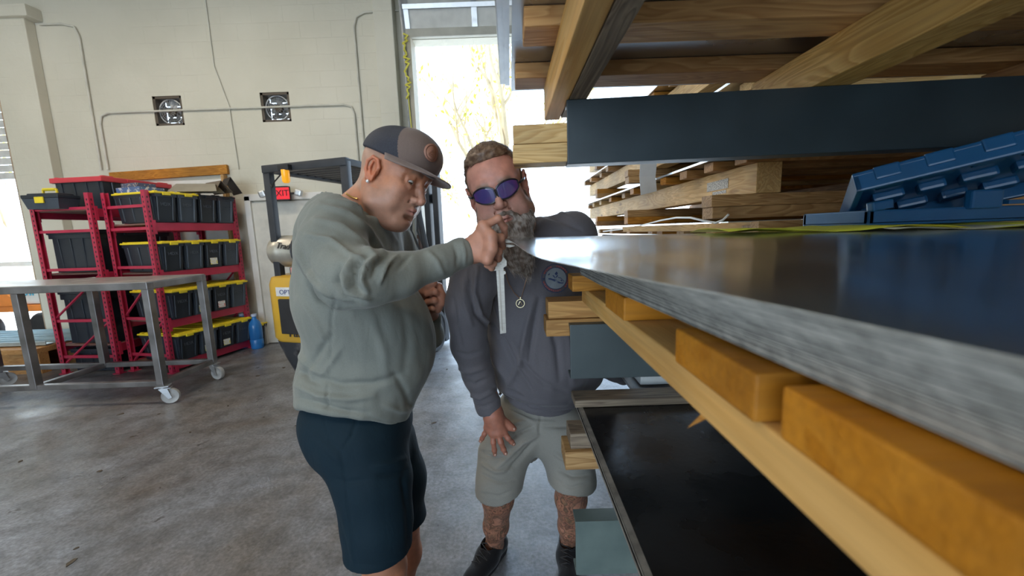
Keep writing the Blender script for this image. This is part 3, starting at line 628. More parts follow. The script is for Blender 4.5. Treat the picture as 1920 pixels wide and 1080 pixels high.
# ================================================================ near steel rack
def channel(name, x0, x1, y0, y1, z0, z1, mt, parent):
    """C channel, web towards the viewer, from (x0,y0) to (x1,y1)"""
    a = Vector((x0, y0, 0)); b = Vector((x1, y1, 0)); L = (b-a).length; m = MB(); h = z1-z0
    m.box((L/2, .004, h/2), (L, .008, h), bev=.002); m.box((L/2, .03, h-.004), (L, .052, .008)); m.box((L/2, .03, .004), (L, .052, .008))
    m.add([(0, .008, h-.008), (0, .02, h-.008), (0, .008, h-.02), (L, .008, h-.008), (L, .02, h-.008), (L, .008, h-.02)], [(0, 1, 2), (5, 4, 3), (1, 4, 5, 2)])
    m.add([(0, .008, .008), (0, .02, .008), (0, .008, .02), (L, .008, .008), (L, .02, .008), (L, .008, .02)], [(2, 1, 0), (3, 4, 5), (2, 5, 4, 1)])
    o = m.build(name, mt, parent); o.location = (a.x, a.y, z0); o.rotation_euler = (0, 0, math.atan2(b.y-a.y, b.x-a.x)); return o
XC = 1.95
nr = empty('cantilever_rack', (XC, 1.1, 0), 0, 'blue grey steel cantilever rack whose arms carry the sheet and timber stacks', 'rack')
nr.location = (0, 0, 0)
m = MB(); m.box((XC+.08, 1.10, 1.6), (.16, .012, 3.2)); m.box((XC, 1.10, 1.6), (.012, .16, 3.2)); m.box((XC+.16, 1.10, 1.6), (.012, .16, 3.2)); m.box((XC-.1, 1.10, .03), (.9, .2, .06)); m.build('column', STEEL_BLUE, nr)
channel('arm', .150, XC, 1.035, .93, 1.612, 1.765, STEEL_BLUE, nr)
channel('arm', .158, XC, 1.09, 1.06, 1.028, 1.186, mat('sage_grey_paint', (.062, .082, .086), .45, 0, .15, 7, bump=.08), nr)
channel('arm', .166, XC, 1.09, 1.08, .40, .580, mat('pale_green_grey_paint', (.11, .15, .14), .5, 0, .3, 9, col2=(.17, .22, .20), bump=.15), nr)
channel('arm', .34, XC, 1.11, 1.10, .581, .732, STEEL_BLUE, nr)
def B(name, x0, x1, y, z0, z1, wd, mt, label, group=None, y1=None, cat='timber'):
    return board(name, (x0, y, (z0+z1)/2), (x1, y if y1 is None else y1, (z0+z1)/2), wd, z1-z0, mt, None, label, cat, group)
def RY(name, x, y0, y1, z0, z1, wd, mt, label, group=None, x1=None, cat='timber', zz=0):
    return board(name, (x if x1 is None else x1, y1, (z0+z1)/2+zz), (x, y0, (z0+z1)/2), wd, z1-z0, mt, None, label, cat, group)
# packers inside arms
B('packing_timber', .018, 1.7, 1.105, 1.670, 1.717, .085, W_RAW, 'pale timber offcut on top of its twin, poking out left of the upper blue arm', y1=1.02)
B('packing_timber', .016, 1.7, 1.105, 1.622, 1.669, .085, W_RAW, 'pale timber offcut below its twin, poking out left of the upper blue arm', y1=1.02)
B('packing_timber', .102, 1.7, 1.175, 1.196, 1.246, .09, W_TAN, 'golden timber lying on the middle arm, upper of the pair beside the bearded man', y1=1.17)
B('packing_timber', .094, 1.7, 1.165, 1.146, 1.195, .09, W_TAN, 'golden timber behind the middle arm, lower of the pair beside the bearded man', y1=1.16)
B('packing_timber', .158, 1.7, 1.16, .800, .848, .09, W_OLD, 'weathered timber end under the dark sheets, upper of the pair by his knee', y1=1.16)
B('packing_timber', .140, 1.7, 1.15, .742, .799, .10, W_PINE, 'weathered timber end under the dark sheets, lower of the pair by his knee', y1=1.15)
B('packing_timber', .290, .60, .70, .50, .54, .06, W_OLD, 'short weathered offcut under the dark sheet near the bottom edge')
bpy.data.objects[-1] if False else None
# dark lower sheets
DARK = mat('dark_mill_steel', (.018, .019, .021), .26, .5, .35, 5, bump=.05, bscale=60, rvar=.12, spec=.6)
EDGE = mat('sheet_edge_steel', (.42, .40, .36), .5, .6, .3, 30)
for k in range(5):
    m = MB(); m.box((.985, .18, 0), (1.56, 2.26, .0036), mi=0); m.box((.985-.7805, .18, 0), (.001, 2.26, .0034), mi=1)
    jx = [0, .004, -.002, .003, 0][k]
    so_ = m.build('steel_sheet', [DARK, EDGE], None, 'dark mill scale steel sheet, ' + ('topmost' if k == 4 else 'beneath the topmost') + ' of the low shelf pile', 'steel sheet', 'dark sheets on the low shelf', loc=(jx, 0, .8505+k*.0042))
MB().box((.2125, .18, .0022), (.013, 2.26, .0012)).build('worn_edge', EDGE, so_, 'pale worn edge')
B('packing_timber', .193, 1.7, 1.285, .870, .895, .085, W_OLD, 'weathered grey board lying across the far end of the dark sheets')
# middle shelf timbers
RY('runner_timber', .247, -1.2, 1.12, 1.247, 1.2895, .092, W_LIGHT, 'golden flat runner timber under the bright sheet stack, leftmost', x1=.243)
RY('runner_timber', .95, -1.2, 1.22, 1.247, 1.2895, .092, W_BROWN, 'flat runner timber under the middle of the bright sheet stack')
cross = [(.38, .155, .190, 'thick golden cross timber with its corner showing, second nearest under the bright sheets', W_PLAIN), (.165, .23, .196, 'golden cross timber nearest the viewer under the bright sheets', W_PLAIN),
         (.74, .135, .190, 'reddish cross timber end halfway along under the bright sheets', W_PLAIN), (1.055, .075, .155, 'small cross timber end at the far corner of the bright sheets', W_GOLD), (-.5, .14, .19, 'cross timber behind the viewer under the bright sheets', W_PINE)]
for y, wd, x0, lb, mt in cross: B('cross_timber', x0, 1.66, y, 1.2905, 1.3315, wd, mt, lb)
m = MB(); m.add([Vector(q)*.55 for q in [(0.02, 0, 0), (.05, .015, -.002), (.055, .03, -.006), (.02, .02, -.012), (-.022, .012, -.030), (0.01, .012, .004), (.05, .03, 0)]], [(0, 1, 3, 4), (1, 2, 3), (0, 5, 6, 1), (1, 6, 2), (4, 3, 2, 6, 5), (0, 4, 5)])
m.build('wood_splinter', W_GOLD, None, 'torn wood splinter hanging under the golden runner timber', 'splinter', loc=(.196, .40, 1.249))
# bright sheet stack, 30 sheets
SHEET = None
def sheetmat():
    m, nt, b = _base('bright_steel'); N = nt.nodes; L = nt.links
    tc = N.new('ShaderNodeTexCoord'); mp = N.new('ShaderNodeMapping'); mp.inputs['Scale'].default_value = (3, 1.2, 1); L.new(tc.outputs['Object'], mp.inputs[0])
    n = N.new('ShaderNodeTexNoise'); n.inputs['Scale'].default_value = 2; n.inputs['Detail'].default_value = 5; L.new(mp.outputs[0], n.inputs[0])
    mr = N.new('ShaderNodeMapRange'); mr.inputs[1].default_value = .3; mr.inputs[2].default_value = .7; mr.inputs[3].default_value = .13; mr.inputs[4].default_value = .20; L.new(n.outputs[0], mr.inputs[0]); L.new(mr.outputs[0], b.inputs['Roughness'])
    b.inputs['Base Color'].default_value = (.60, .66, .70, 1); b.inputs['Metallic'].default_value = .92
    bp = N.new('ShaderNodeBump'); bp.inputs['Strength'].default_value = .03; bp.inputs['Distance'].default_value = .002; L.new(n.outputs[0], bp.inputs['Height']); L.new(bp.outputs[0], b.inputs['Normal'])
    return m
SHEET = sheetmat()
EDGEB = mat('bright_sheet_edge', (.44, .44, .41), .55, .30, .30, 70)
NS = 46
TOPY = (.14, .266, .37, .45, .60, .80, 1.085); TOPX = (.187, .162, .120, .092, .060, .026, -.020)
FANY = (.14, .266, .37, .45, .60, .80, 1.06); FANX = (.187, .165, .132, .124, .132, .150, .160)
def top_x(Y): return float(np.interp(Y, TOPY, TOPX)) if Y > .14 else .187+.05*(.14-Y)
def sstep(a, b, x): t = min(1, max(0, (x-a)/(b-a))); return t*t*(3-2*t)
for k in range(NS):
    t = k/(NS-1); top = (k == NS-1); jit = random.uniform(-.0012, .0012); jl = random.uniform(-.004, .004)
    nu, nv = 44, 10; V = []; Fc = []; MI = []; th = .0010
    for layer in (0, 1):
        for i in range(nu+1):
            Y = -1.25 + i/nu*(1.25 + 1.02 + .06*t*t + jl)
            xb = .228-.075*(Y-.17) if Y < .8 else .181-.02*(Y-.8)
            xf = float(np.interp(Y, TOPY if top else FANY, TOPX if top else FANX)) if Y > .14 else .187+.05*(.14-Y)
            xl = (xf if top else xb*(1-t**1.6) + xf*t**1.6) + jit*(.3 if top else 1)
            for j in range(nv+1):
                s_ = (j/nv)**1.6; X = xl + s_*(1.62-xl)
                z = 1.3355 + t*.0610 + .036*t**1.5*sstep(.15, 1.08, Y)*(1-.5*s_)
                z -= .015*t**3*math.exp(-((Y-.72)/.2)**2)*(1-sstep(0, .35, s_))
                V.append((X, Y, z + layer*th))
    n1 = (nu+1)*(nv+1); I = lambda l, i, j: l*n1+i*(nv+1)+j
    m = MB()
    top_f = [(I(1, i, j), I(1, i, j+1), I(1, i+1, j+1), I(1, i+1, j)) for i in range(nu) for j in range(nv)]
    bot_f = [(I(0, i, j), I(0, i+1, j), I(0, i+1, j+1), I(0, i, j+1)) for i in range(nu) for j in range(nv)]
    ed = [(I(0, i, 0), I(1, i, 0), I(1, i+1, 0), I(0, i+1, 0)) for i in range(nu)] + [(I(0, i, nv), I(0, i+1, nv), I(1, i+1, nv), I(1, i, nv)) for i in range(nu)]
    ed += [(I(0, nu, j), I(1, nu, j), I(1, nu, j+1), I(0, nu, j+1)) for j in range(nv)] + [(I(0, 0, j), I(0, 0, j+1), I(1, 0, j+1), I(1, 0, j)) for j in range(nv)]
    m.v = [Vector(p) for p in V]; m.f = top_f+bot_f+ed; m.m = [0]*(len(top_f)+len(bot_f))+[1]*len(ed); m.sm = [True]*(len(top_f)+len(bot_f))+[False]*len(ed)
    m.build('bright_steel_sheet', [SHEET, EDGEB], None, 'topmost bright steel sheet, its pointed corner pinched by the caliper' if top else 'bright thin steel sheet in the stack under the topmost sheet', 'steel sheet', None if top else 'bright steel sheets in the stack')
def sheet_z(X, Y):
    xl = top_x(Y); s_ = (X-xl)/(1.62-xl); s0 = max(0, s_)
    return 1.3355+.0610+.036*sstep(.15, 1.08, Y)*(1-.5*s0) - .015*math.exp(-((Y-.72)/.2)**2)*(1-sstep(0, .35, s0)) + .0011
# yellow paper and blue tool case on the sheet
def paper(name, x0, x1, y0, y1, mt, label, amp=.003, skew=0):
    m = MB(); n = 14; nn = 4; V = []
    for i in range(n+1):
        for j in range(nn+1):
            X = x0+(x1-x0)*i/n; Y = y0+(y1-y0)*j/nn+skew*i/n; V.append((X, Y, sheet_z(X, Y)+.0015+amp*(1+math.sin(i*1.1+j*.8))/2*(1 if j < nn else .3)))
    m.v = [Vector(p) for p in V]; m.f = [(i*(nn+1)+j, (i+1)*(nn+1)+j, (i+1)*(nn+1)+j+1, i*(nn+1)+j+1) for i in range(n) for j in range(nn)]; m.m = [0]*len(m.f); m.sm = [True]*len(m.f)
    o = m.build(name, mt, None, label, 'paper'); s = o.modifiers.new('t', 'SOLIDIFY'); s.thickness = .0006; return o
paper('yellow_paper', .50, 1.32, .92, 1.12, mat('yellow_paper', (.78, .72, .06), .7, var=.12), 'curled yellow paper lying on the bright sheet under the blue case', .012, -.03)
paper('cream_paper', .84, 1.40, .88, 1.02, mat('cream_paper', (.66, .60, .42), .7, var=.12), 'curled cream paper on top of the yellow paper beside the case', .007, -.02)
BLUEP = mat('blue_case_plastic', (.012, .095, .23), .38, 0, .15, 6, bump=.05, coat=.2)
cs = empty('tool_case', (.87, .98, 1.433), 0, 'open blue plastic tool case with its lid tipped up on the sheet stack', 'tool case')
m = MB(); CWd, CDp = .56, .22
m.box((CWd/2, CDp/2, .006), (CWd, CDp, .012), bev=.004)
for a, b_ in (((CWd/2, .008, .02), (CWd, .016, .036)), ((CWd/2, CDp-.008, .02), (CWd, .016, .036)), ((.008, CDp/2, .02), (.016, CDp, .036)), ((CWd-.008, CDp/2, .02), (.016, CDp, .036))): m.box(a, b_, bev=.004)
for k in range(6): m.box((.06+k*.085, .11, .016), (.05, .14-.02*(k % 3), .02), bev=.006)
m.build('case_base', BLUEP, cs)
m = MB(); m.box((.03, -.002, .045), (.05, .02, .022), bev=.004, M=Matrix.Rotation(-.15, 4, 'Y')); m.build('latch', BLUEP, cs)
m = MB(); m.box((.27, -.004, .055), (.075, .02, .045), bev=.005); m.box((.35, .0, .046), (.05, .02, .010)); m.build('handle', BLUEP, cs)
# lid: slab in its own plane
LA = at(1602, 345, .95); LBp = at(1893, 288, .90); LD = at(1698, 396, 1.13)
ex_ = (LBp-LA).normalized(); ey_ = (LD-LA).normalized(); en_ = ex_.cross(ey_).normalized()
ML = Matrix(((ex_.x, ey_.x, en_.x, LA.x), (ex_.y, ey_.y, en_.y, LA.y), (ex_.z, ey_.z, en_.z, LA.z), (0, 0, 0, 1)))
m = MB(); LL, LW = (LBp-LA).length+.14, (LD-LA).length
sg = -1 if en_.z > 0 else 1      # inner side points down
m.box((LL/2, LW/2, -sg*.020), (LL, LW, .012), bev=.004)
for a, b_ in (((LL/2, .007, 0), (LL, .014, .04)), ((LL/2, LW-.007, 0), (LL, .014, .04)), ((.007, LW/2, 0), (.014, LW, .04)), ((LL-.007, LW/2, 0), (.014, LW, .04))): m.box(a, b_, bev=.004)
for k in range(5): m.box((.06+k*.085, .002, -sg*.012), (.045, .012, .03), bev=.004)
for i in range(5):
    for j in range(3): m.box((.07+i*.08+.015*(j % 2), .06+j*(LW-.11)/2.2, -sg*.006), (.05+.012*((i+j) % 2), .035, .024), bev=.007)
m.build('case_lid', BLUEP, cs, M=Matrix.Translation(-cs.location) @ ML)

# upper shelf
RY('runner_timber', .1475, -1.2, 1.22, 1.766, 1.856, .043, W_LIGHT, 'golden runner timber on the upper arm, left one of the doubled pair', x1=.133)
RY('runner_timber', .1925, -1.2, 1.20, 1.766, 1.856, .043, W_OLD, 'weathered runner timber on the upper arm, right one of the doubled pair', x1=.178)
RY('runner_timber', .775, -1.2, 1.25, 1.766, 1.856, .09, W_SAW, 'pale square runner timber slanting overhead at right of the upper arm')
RY('runner_timber', 1.45, -1.2, 1.25, 1.766, 1.856, .09, W_BROWN, 'brown runner timber overhead at the far right')
for y, x0, mt, lb in ((.915, .043, W_RED, 'reddish cross timber overhead, second from the far end of the upper shelf'), (1.188, .029, W_RED, 'reddish cross timber overhead, farthest on the upper shelf'), (.60, .045, W_BROWN, 'brown cross timber overhead, third from the far end'), (.2, .05, W_BROWN, 'brown cross timber directly overhead')):
    B('cross_timber', x0, 1.66, y, 1.8565, 1.8955, .092, mt, lb)
UPS = mat('grey_under_steel', (.40, .41, .42), .28, .85, .15, 4, rvar=.1)
for k in range(4):
    MB().box((.84+(.012 if k % 2 else 0), .09, 0), (1.64, 2.54, .0035)).build('upper_steel_sheet', [UPS], None, 'grey steel sheet on the upper shelf, ' + ['lowest, seen from below', 'second lowest of the pile', 'third lowest of the pile', 'top of the pile'][k], 'steel sheet', None, loc=(0, 0, 1.898+k*.0045))
m = MB(); m.box((-.008+.02, .09, 0), (.03, 2.56, .05), bev=.003); m.box((.02, .09, .0), (.014, 2.56, .058)); m.build('edge_guard', GALV, None, 'galvanised edge strip along the left side of the upper sheets', 'edge strip', loc=(-.012, 0, 1.945))

# ================================================================ second rack beyond, stacks of timber and sheet
WL = [W_PINE, W_GOLD, W_RAW, W_PINE]
r2 = empty('cantilever_rack', (0, 0, 0), 0, 'steel rack frame behind the sheet stacks carrying the far timber stacks', 'rack')
for y in (2.0, 3.1, 4.4):
    m = MB(); m.box((3.3, y, 1.4), (.16, .14, 2.8)); m.build('column', STEEL_BLUE, r2)
    m = MB(); m.box((2.13, y, 1.335), (2.25, .06, .10), bev=.003); m.build('arm', STEEL_BLUE, r2)
nm2 = ['lower', 'middle', 'upper', 'topmost']
ordy = ['nearest', 'second nearest', 'third nearest', 'fourth', 'fifth', 'sixth', 'seventh', 'eighth', 'ninth', 'tenth', 'farthest']
zb = 1.386
SH2 = mat('shiny_sheet', (.62, .64, .66), .22, .9, .1, 4)
def far_sheet(z, x0, label, wav=.0):
    m = MB(); nu = 60; V = []; th = .010
    for l in (0, 1):
        for i in range(nu+1):
            Y = 1.50+3.35*i/nu; dz = wav*math.sin(i*.55)*max(0, 1-i/nu) + .012*math.sin(i*.35)*(wav > 0)
            for j, X in enumerate((x0, x0+.10, 2.9)): V.append((X, Y, z+l*th+(dz if j == 0 else dz*.4 if j == 1 else 0)))
    n1 = (nu+1)*3; I = lambda l, i, j: l*n1+i*3+j
    f = [(I(1, i, j), I(1, i, j+1), I(1, i+1, j+1), I(1, i+1, j)) for i in range(nu) for j in range(2)] + [(I(0, i, j), I(0, i+1, j), I(0, i+1, j+1), I(0, i, j+1)) for i in range(nu) for j in range(2)]
    f += [(I(0, i, 0), I(1, i, 0), I(1, i+1, 0), I(0, i+1, 0)) for i in range(nu)] + [(I(0, 0, j), I(0, 0, j+1), I(1, 0, j+1), I(1, 0, j)) for j in range(2)]
    m.v = [Vector(p) for p in V]; m.f = f; m.m = [0]*len(f); m.sm = [False]*len(f)
    m.build('far_steel_sheet', SH2, None, label, 'steel sheet')
MB().box((1.95, 3.18, 0), (1.98, 3.35, .012)).build('far_steel_sheet', SH2, None, 'dark flat sheet pile at the bottom of the far timber stacks', 'steel sheet', loc=(0, 0, 1.392))
for i, y in enumerate((1.62, 1.92, 2.2, 2.5, 2.75, 3.2, 3.7, 4.2)):
    B('cross_timber', .94+random.uniform(-.03, .03), 2.9, y, 1.3985, 1.442, .09, random.choice([W_RED, W_GOLD, W_PINE]), '%s thin cross timber end at the bottom of the far stacks' % ordy[i])
m = MB(); V = []
jagp = [(0, 0), (.30, 0), (.34, .012), (.33, .02), (.38, .028), (.36, .036), (.30, .044), (0, .044)]
B('broken_timber', .86, 1.06, 1.42, 1.4155, 1.4555, .05, W_PINE, 'broken timber end with a ragged tear just beyond the bright sheets')
board('broken_timber', (1.055, 1.44, 1.437), (.84, 2.9, 1.437), .07, .036, W_RAW, None, 'long pale split timber lying just beyond the bright sheets', 'timber', jag=.03)
for k, (z0, runh) in enumerate(((1.4715, .118), (1.745, .12), (2.02, .12))):
    # pairs of support timbers
    ph = .094 if k == 0 else .088
    for i, y in enumerate((1.655, 2.80, 4.05)):
        x0 = (.80, .80, .86)[i]
        hh = ph/2
        for q in (0, 1):
            B('support_timber', x0+random.uniform(0, .01), 2.95, y, z0+q*hh, z0+(q+1)*hh-.0006, .088, random.choice([W_GOLD, W_PINE, W_BROWN]), '%s timber of the %s support pair in the %s far stack' % ('upper' if q else 'lower', ordy[i], nm2[k]), 'support timbers in the far stacks')
    zr = z0+ph; xr = 1.018
    if k == 0:
        RY('runner_timber', xr, 1.6, 4.9, zr, zr+runh, .098, W_RAW, 'thick square runner timber with a cracked end and a paper label, middle far stack')
    else:
        RY('runner_timber', xr, 1.6, 4.9, zr, zr+runh, .098, W_RAW, 'thick square runner timber in the %s far stack' % nm2[k])
    RY('runner_timber', xr+1.2, 1.6, 4.9, zr, zr+runh, .098, W_BROWN, 'thick square runner timber deep inside the %s far stack' % nm2[k])
    zc2 = zr+runh
    for i, y in enumerate((1.64, 1.86, 2.10, 2.36, 2.64, 2.95, 3.3, 3.7, 4.1, 4.45, 4.8)):
        B('cross_timber', .905+random.uniform(-.02, .03), 2.92, y, zc2+.0005, zc2+.040, .085, random.choice([W_GOLD, W_PINE, W_RED, W_RAW]), '%s thin cross timber end under the %s far sheet' % (ordy[i], nm2[k]), 'cross timbers under the far sheets')
    if k < 2: far_sheet(zc2+.0425, .885, '%s long shiny edged sheet on the far timber stacks' % nm2[k], .0)
    else: far_sheet(zc2+.0425, .90, 'topmost sheet on the far timber stacks', .0)
# label on the runner, hanging tag, wavy strap
LBL = mat('stamp_paper', (.62, .60, .55), .6, col2=(.18, .17, .16), scale=1, thr=(.52, .56), aniso=(1, 160, 220))
m = MB(); m.box((0, 0, 0), (.0015, .19, .042)); m.build('paper_label', LBL, None, 'white printed paper label stapled to the thick runner timber', 'label', loc=(.968, 1.90, 1.628))
m = MB(); m.box((0, 0, 0), (.0015, .12, .014)); m.build('paper_label', LBL, None, 'small second paper label right under the printed one', 'label', loc=(.968, 1.88, 1.594))
m = MB(); V = [(0, 0, 0), (.10, 0, 0), (.095, .012, -.10), (.10, .0, -.19), (.004, .0, -.21), (-.002, .01, -.10)]
m.add(V, [(0, 5, 2, 1), (5, 4, 3, 2)]); o = m.build('hanging_tag', mat('grey_film', (.50, .53, .55), .4), None, 'grey plastic strip hanging over the far timber stack', 'strip', loc=at(1201, 298, 2.45)); s = o.modifiers.new('t', 'SOLIDIFY'); s.thickness = .002
m = MB(); pts = [at(x, y, Y) for x, y, Y in ((1131, 434, 3.4), (1165, 430, 3.0), (1205, 422, 2.6), (1240, 413, 2.2), (1268, 408, 1.95), (1295, 408, 1.75), (1320, 414, 1.62), (1342, 418, 1.54), (1355, 413, 1.50), (1366, 402, 1.48))]
m.tube(pts, .0045, 6); m.build('strapping_band', mat('white_band', (.72, .72, .68), .4), None, 'loose wavy white strapping band trailing along the far stacks', 'strap')
m = MB(); m.box((0, 0, 0), (.006, .006, .006)) if False else None
# items seen behind the weathered board on the low shelf
m = MB(); m.box((0, 0, .0), (.16, .22, .05), bev=.004); m.build('white_carton', mat('glossy_white', (.70, .74, .74), .3), None, 'glossy white carton behind the weathered board', 'carton', loc=(.535, 1.50, .905))
m = MB(); m.box((.4, 1.62, .868), (1.4, .5, .012)); m.build('shelf_plate', mat('grey_shelf_plate', (.2, .2, .2), .4, .5), None, 'dull grey plate just behind the dark sheets', 'plate', loc=(.72, .0, -.0))
# ================================================================ sculpting: distance fields -> one continuous surface
class Vol:
    def __init__(s, lo, hi, h):
        s.lo = np.array(lo, float); s.h = h; n = np.ceil((np.array(hi)-s.lo)/h).astype(int)+1; s.n = n
        s.ax = [s.lo[i]+h*np.arange(n[i]) for i in range(3)]; s.f = np.full(n, .5, np.float32)
    def blk(s, lo, hi):
        a = np.clip(np.floor((np.array(lo)-s.lo)/s.h).astype(int), 0, s.n); b = np.clip(np.ceil((np.array(hi)-s.lo)/s.h).astype(int)+1, 0, s.n)
        return tuple(slice(a[i], b[i]) for i in range(3))
    def app(s, fn, lo, hi, k, op='u'):
        pad = k+3*s.h+(.0 if op == 'u' else .01); S = s.blk(np.array(lo)-pad, np.array(hi)+pad)
        if any(q.stop <= q.start for q in S): return
        P = np.stack(np.meshgrid(*[s.ax[i][S[i]] for i in range(3)], indexing='ij'), -1); d = fn(P).astype(np.float32); f = s.f[S]
        if op == 'u': hh = np.maximum(k-np.abs(f-d), 0)/max(k, 1e-6); s.f[S] = np.minimum(f, d)-hh*hh*k/4
        elif op == 's': d = -d; hh = np.maximum(k-np.abs(f-d), 0)/max(k, 1e-6); s.f[S] = np.maximum(f, d)+hh*hh*k/4
        elif op == 'p': s.f[S] = np.where(f < .2, f-d, f)     # raise/lower the surface by d
    def cone(s, a, b, ra, rb, k=.02, op='u', sq=None):
        a = np.array(a, float); b = np.array(b, float); ab = b-a; L2 = max(ab@ab, 1e-12); r = max(ra, rb)
        def fn(P):
            t = np.clip(((P-a)@ab)/L2, 0, 1); return np.linalg.norm(P-a-t[..., None]*ab, axis=-1)-(ra+(rb-ra)*t)
        s.app(fn, np.minimum(a, b)-r, np.maximum(a, b)+r, k, op)
    def chain(s, pts, rs, k=.02, op='u'):
        for i in range(len(pts)-1): s.cone(pts[i], pts[i+1], rs[i], rs[i+1], k, op)
    def ell(s, c, r, k=.02, op='u', R=None):
        c = np.array(c, float); r = np.array(r, float); m = r.max()
        def fn(P):
            q = P-c
            if R is not None: q = q@R
            k0 = np.linalg.norm(q/r, axis=-1); k1 = np.linalg.norm(q/(r*r), axis=-1); return k0*(k0-1)/np.maximum(k1, 1e-9)
        s.app(fn, c-m, c+m, k, op)
    def cutplane(s, p, n, k=.004):     # remove the side n points to
        p = np.array(p, float); n = np.array(n, float); n = n/np.linalg.norm(n)
        P = np.stack(np.meshgrid(*s.ax, indexing='ij'), -1); d = ((P-p)@n).astype(np.float32); f = s.f
        hh = np.maximum(k-np.abs(f-d), 0)/k; s.f = np.maximum(f, d)+hh*hh*k/4
    def mesh(s, smooth=1):
        f = s.f; ins = f < 0; n = np.array(f.shape)-1
        cnt = np.zeros(n, np.int8)
        cs = [(i, j, k) for i in (0, 1) for j in (0, 1) for k in (0, 1)]
        sl = lambda c: tuple(slice(c[i], c[i]+n[i]) for i in range(3))
        for c in cs: cnt += ins[sl(c)]
        act = (cnt > 0) & (cnt < 8); idx = np.full(n, -1, np.int64); A = np.argwhere(act); idx[act] = np.arange(len(A))
        acc = np.zeros((len(A), 3)); num = np.zeros(len(A))
        for a in range(3):
            for c in cs:
                if c[a]: continue
                c2 = list(c); c2[a] = 1
                f0 = f[A[:, 0]+c[0], A[:, 1]+c[1], A[:, 2]+c[2]]; f1 = f[A[:, 0]+c2[0], A[:, 1]+c2[1], A[:, 2]+c2[2]]
                m = (f0 < 0) != (f1 < 0); t = np.where(m, f0/np.where(m, f0-f1, 1), 0)
                p = np.tile(np.array(c, float), (len(A), 1)); p[:, a] = t; acc += p*m[:, None]; num += m
        V = (A+acc/num[:, None])*s.h+s.lo
        Q = []
        for a in range(3):
            b, c = (a+1) % 3, (a+2) % 3
            s0 = [slice(0, n[i]) for i in range(3)]; s0[b] = slice(1, n[b]); s0[c] = slice(1, n[c]); s1 = list(s0); s1[a] = slice(1, n[a]+1)
            s0 = tuple(s0); s1 = tuple(s1); i0 = ins[s0]; i1 = ins[s1]
            ch = np.argwhere(i0 != i1); off = np.zeros(3, int); off[b] = 1; off[c] = 1; ch = ch+off
            sg = ins[ch[:, 0], ch[:, 1], ch[:, 2]]
            eb = np.zeros(3, int); eb[b] = 1; ec = np.zeros(3, int); ec[c] = 1
            g = lambda q: idx[q[:, 0], q[:, 1], q[:, 2]]
            q = np.stack([g(ch-eb-ec), g(ch-ec), g(ch), g(ch-eb)], 1); q[~sg] = q[~sg][:, ::-1]; Q.append(q)
        Q = np.concatenate(Q); Q = Q[(Q >= 0).all(1)]
        for _ in range(smooth):
            ac = np.zeros_like(V); nn = np.zeros(len(V))
            for i in range(4):
                j = (i+1) % 4
                for u_, v_ in ((i, j), (j, i)): np.add.at(ac, Q[:, u_], V[Q[:, v_]]); np.add.at(nn, Q[:, u_], 1)
            V = V*.5+.5*ac/np.maximum(nn, 1)[:, None]
        return V, Q
def vnormals(V, Q):
    a = V[Q[:, 2]]-V[Q[:, 0]]; b = V[Q[:, 3]]-V[Q[:, 1]]; n = np.cross(a, b); N = np.zeros_like(V)
    for i in range(4): np.add.at(N, Q[:, i], n)
    return N/np.maximum(np.linalg.norm(N, axis=1), 1e-12)[:, None]
def folds(V, Q, lines, facing=-.15):
    """cloth creases: raise (amp>0) or sink along polylines given where they lie on the visible cloth: (points, width_px, amp_m)"""
    N = vnormals(V, Q); x, y = proj(V); vd = V-np.array(CAM); vd /= np.linalg.norm(vd, axis=1)[:, None]
    fac = np.clip((-(N*vd).sum(1)-facing)*2.5, 0, 1); disp = np.zeros(len(V))
    for pts, wpx, amp in lines:
        P = np.array(pts, float); best = np.full(len(V), 1e9); tt = np.zeros(len(V)); L = 0; seg = np.linalg.norm(np.diff(P, axis=0), axis=1); tot = seg.sum()
        for i in range(len(P)-1):
            d = P[i+1]-P[i]; t = np.clip(((x-P[i, 0])*d[0]+(y-P[i, 1])*d[1])/max(d@d, 1e-9), 0, 1)
            dd = np.hypot(x-P[i, 0]-t*d[0], y-P[i, 1]-t*d[1]); m = dd < best; best[m] = dd[m]; tt[m] = ((L+t*seg[i])/tot)[m]; L += seg[i]
        env = np.sin(np.pi*np.clip(tt*.9+.05, 0, 1))**.6
        disp += amp*env*np.exp(-(best/wpx)**2)
    return V+N*(disp*fac)[:, None]
def wob(V, Q, amp, freq, seed=0, aniso=(1, 1, 1)):
    N = vnormals(V, Q); s = Vector((seed*7.1, seed*3.3, seed*1.7))
    d = np.array([mnoise.noise(Vector((p[0]*freq*aniso[0], p[1]*freq*aniso[1], p[2]*freq*aniso[2]))+s) for p in V]); return V+N*(amp*d)[:, None]
